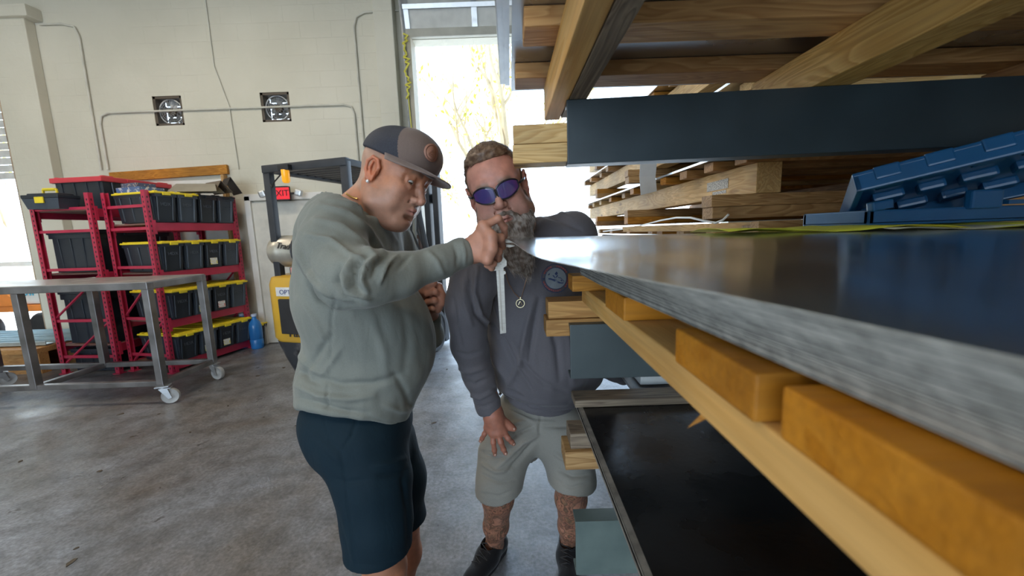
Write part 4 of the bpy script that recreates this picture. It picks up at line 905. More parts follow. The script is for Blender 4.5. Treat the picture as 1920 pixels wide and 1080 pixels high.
def mkmesh(name, parts, mats, parent=None, cols=None, **kw):
    """parts = [(V, Q, material index)] joined into one mesh"""
    VV = np.concatenate([p[0] for p in parts]); off = 0; FF = []; MI = []
    for V, Q, mi in parts: FF.append(Q+off); MI.append(np.full(len(Q), mi) if np.isscalar(mi) else mi); off += len(V)
    FF = np.concatenate(FF); MI = np.concatenate(MI)
    me = bpy.data.meshes.new(name); me.vertices.add(len(VV)); me.vertices.foreach_set('co', VV.astype(np.float32).ravel())
    me.loops.add(FF.size); me.loops.foreach_set('vertex_index', FF.ravel().astype(np.int32)); me.polygons.add(len(FF))
    me.polygons.foreach_set('loop_start', np.arange(0, FF.size, 4, dtype=np.int32))
    try: me.polygons.foreach_set('loop_total', np.full(len(FF), 4, np.int32))
    except Exception: pass
    me.update(calc_edges=True)
    me.polygons.foreach_set('material_index', MI.astype(np.int32)); me.polygons.foreach_set('use_smooth', np.ones(len(FF), bool))
    for m in (mats if isinstance(mats, (list, tuple)) else [mats]): me.materials.append(m)
    if cols is not None:
        ca = me.color_attributes.new('tone', 'FLOAT_COLOR', 'POINT'); c4 = np.ones((len(VV), 4), np.float32); c4[:, :3] = cols; ca.data.foreach_set('color', c4.ravel())
    me.update(); o = bpy.data.objects.new(name, me); COL.objects.link(o)
    if parent is not None: o.parent = parent
    return tag(o, kw.get('label'), kw.get('cat'))
def W(px, py, Y): return np.array(at(px, py, Y))

# ---------------------------------------------------------------- head (local: +x face, +y its left, +z up; eyes at z=0)
def head_vol(h=.0021, fat=1.0, smile=0, neck=None, nz=0.0):
    v = Vol((-.13, -.105, -.19), (.14, .105, .14), h)
    v.ell((-.012, 0, .036), (.099, .079, .086), .01)                 # cranium
    v.ell((.040, 0, .030), (.052, .064, .056), .03)                  # forehead
    v.ell((.028, 0, -.035), (.060, .061, .080), .03)                 # face
    for s in (-1, 1):
        v.chain([(-.015, s*.058*fat, -.045), (.010, s*.054*fat, -.082), (.062, s*.020, -.108)], [.022, .022, .020], .03)   # jaw
        v.ell((.058, s*.040, -.024), (.024, .023, .020), .025)       # cheekbone
        v.ell((.045, s*.045*fat, -.062), (.032, .022, .030), .03)     # cheek
        v.chain([(.087, s*.008, .024), (.084, s*.028, .030), (.068, s*.052, .022)], [.010, .011, .009], .016)  # brow ridge
    v.ell((.068, 0, -.108), (.023, .026, .018), .02)                 # chin
    if fat > 1: v.ell((.025, 0, -.118), (.05, .045, .028), .03)
    v.ell((.072, 0, -.066), (.026, .034, .034), .02)                 # muzzle
    for s in (-1, 1): v.ell((.100, s*.032, -.002), (.019, .020, .013), .014, 's')   # eye sockets
    v.chain([(.088, 0, .016), (.098, 0, -.010+nz*.5), (.113, 0, -.036+nz)], [.008, .009, .0115], .010)     # nose
    v.ell((.106, 0, -.043+nz), (.013, .010, .009), .008)
    for s in (-1, 1):
        v.ell((.099, s*.0125, -.042+nz), (.011, .0075, .009), .006)
        v.cone((.104, s*.0065, -.052+nz), (.104, s*.006, -.046+nz), .0034, .003, .003, 's')
        v.ell((.090, s*.050, .001), (.014, .016, .010), .012, 's'); v.ell((.0780, s*.033, -.001), (.0150, .0165, .0145), .004)      # lid globe
        v.chain([(.083, s*.022, .011), (.087, s*.032, .0135), (.079, s*.047, .010)], [.0035, .004, .0035], .006)   # upper lid fold
        v.chain([(.085, s*.022, -.012), (.085, s*.034, -.0145), (.077, s*.046, -.010)], [.003, .0035, .003], .008)  # lower lid bag
        v.ell((.096, s*.036, -.0005), (.0170, .0160, .0060), .003, 's')   # opening
        v.chain([(.088, s*.020, -.050), (.080, s*.030, -.066)], [.002, .002], .008, 's')    # nasolabial fold
    # lips
    v.chain([(.086, -.022, -.073), (.0965, -.006, -.0675), (.0975, 0, -.069), (.0965, .006, -.0675), (.086, .022, -.073)], [.003, .0055, .005, .0055, .003], .006)
    v.chain([(.085, -.020, -.078), (.094, 0, -.081), (.085, .020, -.078)], [.0035, .0068, .0035], .007)
    v.chain([(.088, -.0235, -.0745), (.101, 0, -.0745), (.088, .0235, -.0745)], [.0011, .0011, .0011], .003, 's')
    v.ell((.092, 0, -.094), (.010, .018, .006), .01, 's')
    # ears
    for s in (-1, 1):
        R = np.array(Matrix.Rotation(s*.45, 3, 'Z') @ Matrix.Rotation(-.18, 3, 'Y'))
        v.ell((-.010, s*.080, -.008), (.020, .0075, .033), .006, 'u', R)
        v.ell((-.004, s*.087, -.002), (.011, .006, .019), .004, 's', R)
        rim = [(.004, s*.080, -.016), (.010, s*.082, .004), (.002, s*.086, .022), (-.014, s*.089, .026), (-.026, s*.090, .012), (-.026, s*.088, -.010), (-.016, s*.084, -.030), (-.006, s*.080, -.038)]
        v.chain(rim, [.003, .0038, .0042, .0042, .0042, .004, .0055, .005], .004)
        v.chain([(-.012, s*.087, .014), (-.016, s*.087, -.004), (-.010, s*.085, -.018)], [.003, .003, .003], .004)
        v.ell((.004, s*.079, -.008), (.005, .005, .008), .004)
    if neck: v.chain(neck[0], neck[1], .035)
    return v
def skinmat(name, tattoo=False):
    m, nt, b = _base(name); N = nt.nodes; L = nt.links
    at_ = N.new('ShaderNodeAttribute'); at_.attribute_name = 'tone'; tc = N.new('ShaderNodeTexCoord')
    n = N.new('ShaderNodeTexNoise'); n.inputs['Scale'].default_value = 45; n.inputs['Detail'].default_value = 6; L.new(tc.outputs['Object'], n.inputs[0])
    mr = N.new('ShaderNodeMapRange'); mr.inputs[1].default_value = .3; mr.inputs[2].default_value = .7; mr.inputs[3].default_value = .84; mr.inputs[4].default_value = 1.12; L.new(n.outputs[0], mr.inputs[0])
    mx = N.new('ShaderNodeVectorMath'); mx.operation = 'SCALE'; L.new(at_.outputs['Color'], mx.inputs[0]); L.new(mr.outputs[0], mx.inputs['Scale'])
    out = mx.outputs[0]
    if tattoo:
        n2 = N.new('ShaderNodeTexNoise'); n2.inputs['Scale'].default_value = 15; n2.inputs['Detail'].default_value = 3; n2.inputs['Distortion'].default_value = .25; L.new(tc.outputs['Object'], n2.inputs[0])
        cr = N.new('ShaderNodeValToRGB'); e = cr.color_ramp.elements; L.new(n2.outputs[0], cr.inputs[0]); e[0].position = .36; e[0].color = (1, 1, 1, 1); e[1].position = .66; e[1].color = (.9, .8, .7, 1)
        for p, c in ((.40, (.30, .33, .34)), (.44, (.55, .62, .58)), (.47, (.95, .9, .85)), (.50, (.22, .25, .28)), (.52, (.60, .55, .50)), (.55, (1, .95, .9)), (.585, (.20, .24, .24)), (.61, (.45, .62, .55))): k = e.new(p); k.color = (*c, 1)
        mu = N.new('ShaderNodeMix'); mu.data_type = 'RGBA'; mu.blend_type = 'MULTIPLY'; mu.inputs[0].default_value = .95; L.new(out, mu.inputs[6]); L.new(cr.outputs[0], mu.inputs[7]); out = mu.outputs[2]
    L.new(out, b.inputs['Base Color']); b.inputs['Roughness'].default_value = .48
    b.inputs['Subsurface Weight'].default_value = .12; b.inputs['Subsurface Radius'].default_value = (1, .35, .2); b.inputs['Subsurface Scale'].default_value = .006
    n3 = N.new('ShaderNodeTexNoise'); n3.inputs['Scale'].default_value = 260; L.new(tc.outputs['Object'], n3.inputs[0])
    bp = N.new('ShaderNodeBump'); bp.inputs['Strength'].default_value = .18; bp.inputs['Distance'].default_value = .002; L.new(n3.outputs[0], bp.inputs['Height']); L.new(bp.outputs[0], b.inputs['Normal'])
    return m
SKIN = skinmat('skin'); SKIN_T = skinmat('tattooed_skin', True)
def blend(c, col, m): return c*(1-m[:, None])+np.array(col)*m[:, None]
def sm(x, a, b): t = np.clip((x-a)/(b-a), 0, 1); return t*t*(3-2*t)
def head_colors(V, skin, lip, stubble=None, stub_amt=0, hair=None, hairline=None, brow=None):
    c = np.tile(np.array(skin), (len(V), 1)); x, y, z = V.T; ay = np.abs(y)
    c = blend(c, np.array(skin)*np.array([1.12, .78, .72]), .55*np.exp(-((x-.07)/.03)**2-((ay-.038)/.02)**2-((z+.035)/.02)**2))
    c = blend(c, np.array(skin)*np.array([1.1, .72, .66]), .6*np.exp(-((x-.112)/.016)**2-(ay/.018)**2-((z+.042)/.014)**2))
    c = blend(c, np.array(skin)*np.array([1.15, .8, .72]), .6*sm(ay, .078, .088)*sm(z, -.05, -.03)*(x > -.045))
    if stubble is not None:
        m = stub_amt*sm(-z-.25*(.06-x), .0, .05)*sm(x, -.05, .02)*sm(z, -.17, -.115)*(.8+.2*rng.random(len(x)))
        c = blend(c, stubble, m*(1-sm(ay, .074, .080)*(z > -.05)))
        c = blend(c, stubble, stub_amt*1.1*np.exp(-((x-.096)/.02)**2-(ay/.022)**2-((z+.058)/.006)**2))
    li = np.exp(-(ay/.021)**4-((z+.0755)/.0085)**4)*(x > .082); c = blend(c, lip, .75*li)
    c = blend(c, np.array(lip)*.3, .9*np.exp(-(ay/.022)**4-((z+.0745)/.0018)**2)*(x > .084))
    if hair is not None: c = blend(c, hair, hairline(x, ay, z))
    if brow is not None:
        zb = .026+.10*(ay-.012)-2.4*np.maximum(ay-.035, 0)**1.5
        c = blend(c, brow, .8*np.exp(-((z-zb)/.0070)**2)*sm(ay, .010, .016)*(1-sm(ay, .046, .054))*(x > .05))
    return c
def place(V, R, T, s=1.0): return (V*s)@np.array(R).T+np.array(T)
def uvs(c, r, n=14, m=10):
    V = []; Q = []
    for i in range(m+1):
        for j in range(n): a = math.pi*i/m; b = 2*math.pi*j/n; V.append((c[0]+r*math.sin(a)*math.cos(b), c[1]+r*math.sin(a)*math.sin(b), c[2]+r*math.cos(a)))
    for i in range(m):
        for j in range(n): Q.append((i*n+j, (i+1)*n+j, (i+1)*n+(j+1) % n, i*n+(j+1) % n))
    return np.array(V), np.array(Q)
EYEM = mat('eye_white', (.62, .58, .54), .2, 0, .03); IRIS = mat('iris', (.08, .06, .045), .15, 0, .1)
def frameR(fwd, up):
    f = np.array(fwd, float); f /= np.linalg.norm(f); u = np.array(up, float); l = np.cross(u, f); l /= np.linalg.norm(l); u = np.cross(f, l)
    return np.stack([f, l, u], 1)       # columns: local x,y,z
CAML = np.array(RT), -np.array(UP), np.array(FW)
def S(v, pts, k=.02, op='u'):   # pts: [(px,py,Y,r)]
    v.chain([W(*p[:3]) for p in pts], [p[3] for p in pts], k, op)
def hand(v, wrist, palmc, knuck, fingers, thumb, pr=.020, k=.010):
    """wrist point, palm centre, list of 4 knuckles, fingers = lists of joint points after the knuckle, thumb = joints from palm side"""
    for q in knuck: v.cone(wrist, q, pr*1.12, .0115, .016)
    for a, b in zip(knuck[:-1], knuck[1:]): v.cone(a, b, .0122, .0122, .012)
    v.cone(wrist, palmc, pr*1.25, pr*.95, .02)
    rr = [(.0108, .0095, .0088, .0078), (.0112, .0100, .0090, .0080), (.0105, .0095, .0086, .0076), (.0092, .0084, .0076, .0068)]
    for q, fg, r in zip(knuck, fingers, rr):
        pts = [q]+list(fg); v.chain(pts, list(r)[:len(pts)], .0035)
        for j in pts[1:-1]: v.ell(j, (r[1]*1.07,)*3, .003)
    v.chain(thumb, [.0165, .0135, .0115, .0095][:len(thumb)], .010)

def surfpt(SV, SQ, root):
    sx, sy = proj(SV); dv = SV-np.array(CAM); dz = dv@np.array(FW); N = vnormals(SV, SQ); fr = (N*dv).sum(1) < 0
    def f(px, py, off=.0015):
        r = np.hypot(sx-px, sy-py); c = np.where((r < 7) & fr)[0]
        c = c[np.argsort(dz[c])][:6] if len(c) else np.argsort(r)[:3]
        c = c[np.argsort(r[c])][:3]; w_ = 1/(r[c]+.3); z = (dz[c]*w_).sum()/w_.sum(); ry = np.array(ray(px, py)); return np.array(CAM)+ry*z-ry*off-np.array(root)
    return f
# ================================================================ man in the cap (left)
SK1 = (.47, .20, .11)
def cloth(name, c, rough=.85, fine=500, sheen=.2):
    m, nt, b = _base(name); N = nt.nodes; L = nt.links
    tc = N.new('ShaderNodeTexCoord'); n = N.new('ShaderNodeTexNoise'); n.inputs['Scale'].default_value = fine; n.inputs['Detail'].default_value = 2; L.new(tc.outputs['Object'], n.inputs[0])
    n2 = N.new('ShaderNodeTexNoise'); n2.inputs['Scale'].default_value = 5; n2.inputs['Detail'].default_value = 5; L.new(tc.outputs['Object'], n2.inputs[0])
    ad = N.new('ShaderNodeMath'); ad.operation = 'ADD'; L.new(n.outputs[0], ad.inputs[0]); L.new(n2.outputs[0], ad.inputs[1])
    mr = N.new('ShaderNodeMapRange'); mr.inputs[1].default_value = .7; mr.inputs[2].default_value = 1.3; mr.inputs[3].default_value = .88; mr.inputs[4].default_value = 1.12; L.new(ad.outputs[0], mr.inputs[0])
    vm = N.new('ShaderNodeVectorMath'); vm.operation = 'SCALE'; vm.inputs[0].default_value = c; L.new(mr.outputs[0], vm.inputs['Scale']); L.new(vm.outputs[0], b.inputs['Base Color'])
    b.inputs['Roughness'].default_value = rough; b.inputs['Sheen Weight'].default_value = sheen; b.inputs['Sheen Roughness'].default_value = .4; b.inputs['Specular IOR Level'].default_value = .25
    mp = N.new('ShaderNodeMapping'); mp.inputs['Scale'].default_value = (30, 30, 12); L.new(tc.outputs['Object'], mp.inputs[0])
    n3 = N.new('ShaderNodeTexNoise'); n3.inputs['Scale'].default_value = 1; n3.inputs['Detail'].default_value = 4; n3.inputs['Distortion'].default_value = .5; L.new(mp.outputs[0], n3.inputs[0])
    bp = N.new('ShaderNodeBump'); bp.inputs['Strength'].default_value = .35; bp.inputs['Distance'].default_value = .006; L.new(n3.outputs[0], bp.inputs['Height']); L.new(bp.outputs[0], b.inputs['Normal'])
    return m
m1 = empty('person', (-.42, 1.15, 0), 0, 'person in grey long sleeve shirt, dark shorts and trucker cap holding out a caliper', 'person')
P0 = m1.location.copy()
def rel(o, root): o.matrix_parent_inverse = root.matrix_world.inverted() if False else Matrix.Translation(-root.location); return o
# --- head
FWD1 = np.array([.855, -.37, -.33]); UP1 = np.array([.42, .05, .92]); SC1 = .94
R1 = frameR(FWD1, UP1); HT = W(699, 318, 1.04)-R1@(np.array([-.008, -.082, -.006])*SC1)
hv = head_vol(fat=1.08, neck=([(-.035, 0, -.05), (-.075, 0, -.14), (-.10, 0, -.19)], [.062, .064, .068]))
V, Q = hv.mesh(1)
def hl1(x, ay, z): return .45*sm(-x+.25*z, -.004, .02)*sm(z, -.075, -.05)*(ay < .079)
C = head_colors(V, SK1, (.48, .20, .17), (.36, .24, .19), .55, (.40, .33, .28), hl1, (.16, .10, .07))
HV1 = place(V, R1, HT, SC1); HQ1 = Q; HC1 = C
def hp1(p): return place(np.array([p], float), R1, HT, SC1)[0]
# neck into the torso
bv = Vol((-.75, .75, .0), (.1, 1.62, 1.62), .0075)
nk = hp1((-.07, 0, -.12))
bv.chain([nk, W(675, 410, 1.15)], [.062, .075], .03)
bv.ell(W(664, 480, 1.17), (.11, .15, .13), .05); bv.ell(W(675, 640, 1.17), (.12, .14, .20), .08); bv.ell(W(668, 770, 1.17), (.10, .12, .10), .06)
# legs down to the shoes
for (hx, hy, hY), (kx, ky, kz), (ax, ay_, az) in (((668, 850, 1.07), (-.405, 1.06, .48), (-.42, 1.08, .10)), ((700, 850, 1.24), (-.415, 1.27, .46), (-.47, 1.33, .10))):
    hp = W(hx, hy, hY); bv.chain([hp, (kx, ky, kz)], [.085, .060], .03); bv.chain([(kx, ky, kz), (kx-.01, ky+.02, kz-.14), (ax, ay_, az), (ax, ay_, .06)], [.060, .064, .042, .04], .02)
Vb, Qb = bv.mesh(1)
# forearms and hands in fine detail
fv = Vol((-.30, .80, 1.15), (.02, 1.20, 1.52), .0024)
wr = W(872, 474, 1.0)
fv.chain([W(846, 484, .98), wr, W(893, 466, 1.012)], [.027, .027, .026], .01)
KN = [W(906, 424, .975), W(921, 444, .963), W(922, 466, .960), W(914, 487, .965)]
hand(fv, W(884, 470, 1.01), W(902, 458, .995), KN,
     [[W(934, 410, .985), W(945, 426, 1.01), W(947, 443, 1.03)],
      [W(939, 446, .985), W(941, 462, 1.015), W(930, 466, 1.035)],
      [W(935, 472, .985), W(934, 485, 1.012), W(922, 484, 1.03)],
      [W(925, 494, .985), W(922, 502, 1.008), W(912, 498, 1.02)]],
     [W(888, 450, 1.03), W(908, 436, 1.07), W(928, 448, 1.075), W(943, 460, 1.06)], .020)
Vf, Qf = fv.mesh(1)
lv = Vol((-.36, 1.15, 1.08), (-.12, 1.48, 1.36), .0026)
lw = W(806, 590, 1.31)
lv.chain([W(800, 640, 1.34), lw, W(808, 572, 1.30)], [.034, .027, .026], .01)
KL = [W(822, 538, 1.255), W(826, 553, 1.25), W(825, 567, 1.25), W(820, 579, 1.26)]
hand(lv, W(806, 578, 1.30), W(808, 560, 1.29), KL,
     [[W(812, 529, 1.235), W(799, 533, 1.245), W(794, 541, 1.26)], [W(815, 547, 1.225), W(800, 550, 1.235), W(796, 558, 1.255)],
      [W(814, 563, 1.225), W(801, 566, 1.235), W(798, 571, 1.255)], [W(811, 578, 1.235), W(801, 579, 1.245), W(799, 581, 1.26)]],
     [W(800, 560, 1.275), W(794, 545, 1.25), W(803, 534, 1.235), W(814, 531, 1.23)], .020)
Vl, Ql = lv.mesh(1)
def tone(V, c, red=None):
    C = np.tile(np.array(c), (len(V), 1)); return C
cols = np.concatenate([HC1, tone(Vb, SK1), tone(Vf, (.50, .24, .16)), tone(Vl, (.46, .22, .15))])
me_parts = [(HV1, HQ1, 0), (Vb, Qb, 0), (Vf, Qf, 0), (Vl, Ql, 0)]
body = mkmesh('body', [(p[0]-np.array(P0), p[1], p[2]) for p in me_parts], [SKIN], m1, cols)
def child(name, V, Q, mt, parent, label=None, root=P0): return mkmesh(name, [(V-np.array(root), Q, 0)], mt, parent, label=label)
# eyes
for s in (-1, 1):
    V, Q = uvs((.0762, s*.033, -.001), .0128); mi = ((V[Q].mean(1)-np.array((.0762, s*.033, -.001)))@(np.array([.86, -.36, -.36])) > .0108).astype(int)
    mkmesh('eye', [(place(V, R1, HT, SC1)-np.array(P0), Q, mi)], [EYEM, IRIS], body)
V, Q = uvs((-.004, -.0905, -.040), .0052, 10, 8); child('earring', place(V, R1, HT, SC1), Q, mat('clear_stud', (.85, .85, .85), .1, .6), m1, 'small round pale ear stud')
# --- cap
v = Vol((-.14, -.12, -.03), (.14, .12, .17), .0026)
v.ell((-.004, 0, .055), (.112, .092, .088), .01); v.ell((.044, 0, .078), (.068, .074, .056), .03); v.cone((.052, -.02, .08), (.052, .02, .08), .050, .050, .03)
v.cutplane((0, 0, .042), (-.10, 0, -1), .004)
V, Q = v.mesh(2); 
CAPV = V; ctr = V[Q].mean(1); capm = (ctr[:, 0] < .022+.035*(1-(ctr[:, 2]-.045)/.09)).astype(int)
CAPF = cloth('cap_front_cloth', (.16, .12, .105), .8, 700); CAPB = mat('navy_mesh', (.022, .026, .04), .7, 0, .3, 420, bump=.3, bscale=500)
cap = mkmesh('cap', [(place(V, R1, HT, SC1)-np.array(P0), Q, capm)], [CAPF, CAPB], m1, label='grey brown fronted trucker cap with navy mesh back')
# brim: curved slab
def slab(fn, nu, nv, th):
    V = []; 
    for l in (0, 1):
        for i in range(nu+1):
            for j in range(nv+1): V.append(fn(i/nu, j/nv, l))
    n1 = (nu+1)*(nv+1); I = lambda l, i, j: l*n1+i*(nv+1)+j; Q = []
    for i in range(nu):
        for j in range(nv): Q.append((I(1, i, j), I(1, i, j+1), I(1, i+1, j+1), I(1, i+1, j))); Q.append((I(0, i, j), I(0, i+1, j), I(0, i+1, j+1), I(0, i, j+1)))
    for i in range(nu): Q.append((I(0, i, 0), I(1, i, 0), I(1, i+1, 0), I(0, i+1, 0))); Q.append((I(0, i, nv), I(0, i+1, nv), I(1, i+1, nv), I(1, i, nv)))
    for j in range(nv): Q.append((I(0, 0, j), I(0, 0, j+1), I(1, 0, j+1), I(1, 0, j))); Q.append((I(0, nu, j), I(1, nu, j), I(1, nu, j+1), I(0, nu, j+1)))
    return np.array(V), np.array(Q)
def brimf(u, t, l):
    a = (u-.5)*2*1.42; ix = -.004+.106*math.cos(a*.98); iy = .089*math.sin(a*.98)
    ext = .068*max(0, math.cos(a*.93))**.55; k = t*ext
    x = ix+k*(.55+.45*math.cos(a)); y = iy+k*.50*math.sin(a); z = .045-.10*(x-0)*.2-1.2*(y*y)*t*.9-.16*k+l*.0035
    return (x, y, z)
V, Q = slab(brimf, 36, 8, .003); mkmesh('brim', [(place(V, R1, HT, SC1)-np.array(P0), Q, 0)], cloth('brim_cloth', (.20, .155, .14), .8, 700), cap)
# round leather patch on the cap front
def patchM(): return None
LE = mat('leather_patch', (.30, .145, .10), .5, 0, .2, 20, bump=.1); LED = mat('leather_mark', (.17, .075, .05), .5)
nn = np.array([.95, -.30, .16]); nn /= np.linalg.norm(nn); V_ = CAPV-np.array([.01, 0, .074]); al = V_@nn/np.linalg.norm(V_, axis=1); pc = CAPV[np.argsort(-al)[:6]].mean(0)+nn*.001
def disc(r0, r1, n=40, off=0.0, th=.002):
    f = nn; l = np.cross((0, 0, 1), f); l /= np.linalg.norm(l); u = np.cross(f, l); V = []; Q = []
    for k in range(n):
        a = 2*math.pi*k/n; d = l*math.cos(a)+u*math.sin(a); bend = -7*((r1*math.cos(a))**2); b0 = -7*((r0*math.cos(a))**2)
        V += [pc+d*r0+f*(off+b0), pc+d*r1+f*(off+bend), pc+d*r1+f*(off+th+bend), pc+d*r0+f*(off+th+b0)]
    for k in range(n):
        j = (k+1) % n
        for e in range(4): Q.append((k*4+e, j*4+e, j*4+(e+1) % 4, k*4+(e+1) % 4))
    return np.array(V), np.array(Q)
V, Q = disc(.0, .0235, 40, .001, .0025); pt = mkmesh('patch', [(place(V, R1, HT, SC1)-np.array(P0), Q, 0)], LE, cap, label='round brown leather patch')
V1_, Q1_ = disc(.0185, .0200, 40, .0035, .0006); Vs = [(V1_, Q1_)]
l_ = np.cross((0, 0, 1), nn); l_ /= np.linalg.norm(l_); u_ = np.cross(nn, l_)
for a, b in (((-.011, -.006), (.011, -.002)), ((-.008, -.002), (.006, .006)), ((-.004, .004), (.009, .009)), ((-.010, -.009), (.006, -.010)), ((.0, -.004), (.010, .004))):
    A_ = pc+l_*a[0]+u_*a[1]+nn*.0042; B_ = pc+l_*b[0]+u_*b[1]+nn*.0042; d = (B_-A_); e = np.cross(nn, d); e = e/np.linalg.norm(e)*.0011
    Vs.append((np.array([A_-e, B_-e*.4, B_+e*.4, A_+e]), np.array([(0, 1, 2, 3)])))
mkmesh('emblem', [(place(a, R1, HT, SC1)-np.array(P0), b, 0) for a, b in Vs], LED, pt)
# --- shirt
v = Vol((-.80, .68, .80), (.03, 1.62, 1.62), .0052)
v.ell(W(662, 455, 1.17), (.130, .20, .135), .05)                    # upper back and chest
v.cone(W(640, 420, 1.05), W(690, 425, 1.30), .085, .085, .06)      # shoulder yoke
v.ell(W(664, 560, 1.16), (.155, .19, .18), .08)
v.ell(W(716, 645, 1.165), (.160, .175, .19), .08)                   # belly
v.ell(W(652, 715, 1.17), (.140, .165, .17), .07)
v.ell(W(682, 740, 1.16), (.150, .17, .13), .06)
v.cone(W(668, 770, 1.16), W(668, 840, 1.16), .148, .146, .05)
S(v, [(628, 428, 1.00, .074), (622, 470, .950, .076), (652, 518, .888, .069)], .022)
S(v, [(652, 520, .888, .070), (690, 521, .862, .060), (750, 515, .905, .050), (820, 493, .957, .0395), (868, 474, .998, .0345), (874, 472, 1.003, .034)], .02)
S(v, [(735, 455, 1.36, .075), (775, 600, 1.40, .060), (803, 628, 1.36, .048), (806, 596, 1.315, .037)], .03)
S(v, [(683, 402, 1.14, .072), (676, 425, 1.15, .085)], .035)        # collar base
# cuts: hem, cuff, neck
hp_ = np.array([W(*q) for q in ((553, 769, 1.16), (580, 775, 1.04), (640, 779, 1.0), (670, 782, .99), (720, 797, 1.0), (753, 806, 1.05), (786, 804, 1.16))])
A_ = np.c_[hp_[:, :2], np.ones(len(hp_))]; sol = np.linalg.lstsq(A_, hp_[:, 2], rcond=None)[0]
v.cutplane((0, 0, sol[2]), (sol[0], sol[1], -1), .006)
wd_ = (W(893, 466, 1.015)-W(840, 487, .97)); wd_ /= np.linalg.norm(wd_)
P_ = np.stack(np.meshgrid(*v.ax, indexing='ij'), -1); cut = ((P_-W(876, 471, 1.003))@wd_); near = np.linalg.norm(P_-W(885, 468, 1.0), axis=-1) < .10
v.f = np.where(near, np.maximum(v.f, cut), v.f).astype(np.float32)
wl_ = W(808, 572, 1.30)-W(803, 628, 1.36); wl_ /= np.linalg.norm(wl_); cut = ((P_-W(807, 592, 1.31))@wl_); near = np.linalg.norm(P_-W(808, 580, 1.30), axis=-1) < .075
v.f = np.where(near, np.maximum(v.f, cut), v.f).astype(np.float32)
nd_ = hp1((-.02, 0, -.08))-W(676, 425, 1.15); nd_ /= np.linalg.norm(nd_); nd2 = np.array([.35, .0, .94]); cut = (P_-W(684, 399, 1.13))@nd2
near = np.linalg.norm(P_-W(690, 385, 1.13), axis=-1) < .13; v.f = np.where(near, np.maximum(v.f, cut), v.f).astype(np.float32)
del P_, cut, near
V, Q = v.mesh(2)
V = wob(V, Q, .0045, 13, 1, (1, 1, .6)); V = wob(V, Q, .0022, 34, 2, (1, 1, .55))
fl = [
 ([(600, 385), (650, 400), (690, 430), (718, 470)], 6, .007), ([(590, 410), (640, 425), (680, 455), (705, 480)], 6, .006), ([(575, 440), (620, 450), (660, 480), (690, 486)], 5, .006),
 ([(612, 372), (670, 385), (720, 420), (745, 455)], 5, .004),
 ([(640, 500), (632, 530), (650, 556), (680, 566)], 7, -.010), ([(662, 486), (648, 515), (655, 545), (690, 560)], 6, .011), ([(690, 478), (668, 500), (664, 530), (676, 550)], 5, -.009), ([(705, 482), (684, 502), (680, 526), (690, 548)], 5, .009),
 ([(728, 478), (706, 496), (698, 520)], 5, -.007), ([(745, 480), (722, 500), (712, 530)], 4, .006), ([(770, 478), (745, 505)], 4, -.004), ([(800, 470), (820, 490), (832, 515)], 5, .004), ([(850, 455), (858, 480), (856, 500)], 4, -.003), ([(866, 450), (872, 474), (872, 497)], 3, .003),
 ([(562, 500), (600, 560), (640, 575), (668, 572)], 7, -.007), ([(556, 470), (590, 530), (622, 560)], 6, .007), ([(552, 440), (572, 490), (600, 535)], 5, -.005), ([(560, 560), (590, 600), (610, 640)], 6, .004),
 ([(628, 545), (622, 600), (620, 660), (618, 715)], 2.5, -.003), ([(555, 700), (590, 708), (640, 722), (700, 720), (760, 700)], 8, -.006), ([(552, 722), (600, 742), (650, 748), (700, 742)], 7, .007), ([(552, 745), (590, 755), (640, 770), (690, 775)], 6, -.006), ([(556, 660), (580, 690), (600, 700)], 6, .006), ([(556, 690), (575, 712), (600, 722)], 5, -.006),
 ([(620, 630), (600, 660), (580, 690), (560, 705)], 7, -.005), ([(640, 650), (615, 690), (600, 705)], 6, .004), ([(740, 700), (760, 735), (775, 780)], 7, -.005), ([(720, 760), (750, 770), (785, 765)], 6, .004), ([(700, 600), (720, 660), (725, 720)], 12, .004), ([(760, 590), (765, 640), (760, 690)], 10, -.003),
 ([(613, 720), (616, 745), (612, 772)], 2.5, -.004), ([(556, 755), (600, 763), (660, 775), (720, 790), (786, 797)], 2, -.002)]
V = folds(V, Q, [(a, b*.85, c*1.7) for a, b, c in fl])
SH1 = cloth('grey_shirt_cloth', (.195, .208, .186))
shirt = child('shirt', V, Q, SH1, m1, 'grey long sleeve shirt')
cn = W(684, 399, 1.13); a_ = np.cross(nd2, (0, 1, 0)); a_ /= np.linalg.norm(a_); b_ = np.cross(nd2, a_); b_ /= np.linalg.norm(b_)
m = MB(); m.tube([Vector(cn+a_*.076*math.cos(2*math.pi*k/36)+b_*.074*math.sin(2*math.pi*k/36)+np.array(nd2)*.001-np.array(P0)) for k in range(37)], .0085, 8, caps=False); m.build('collar', SH1, shirt)
# thin gold chain at the nape
sp_ = surfpt(np.concatenate([HV1, Vb]), np.concatenate([HQ1, Qb+len(HV1)]), P0); m = MB()
for i in range(34):
    t = i/33; px, py = 649+21*t, 363+9*t+2*math.sin(t*3); m.lathe([(0, -.0026), (.0024, 0), (0, .0026)], 8, M=Matrix.Translation(Vector(sp_(px, py, .002))))
m.build('neck_chain', mat('gold', (.75, .52, .15), .3, .9), m1, label='thin gold neck chain')
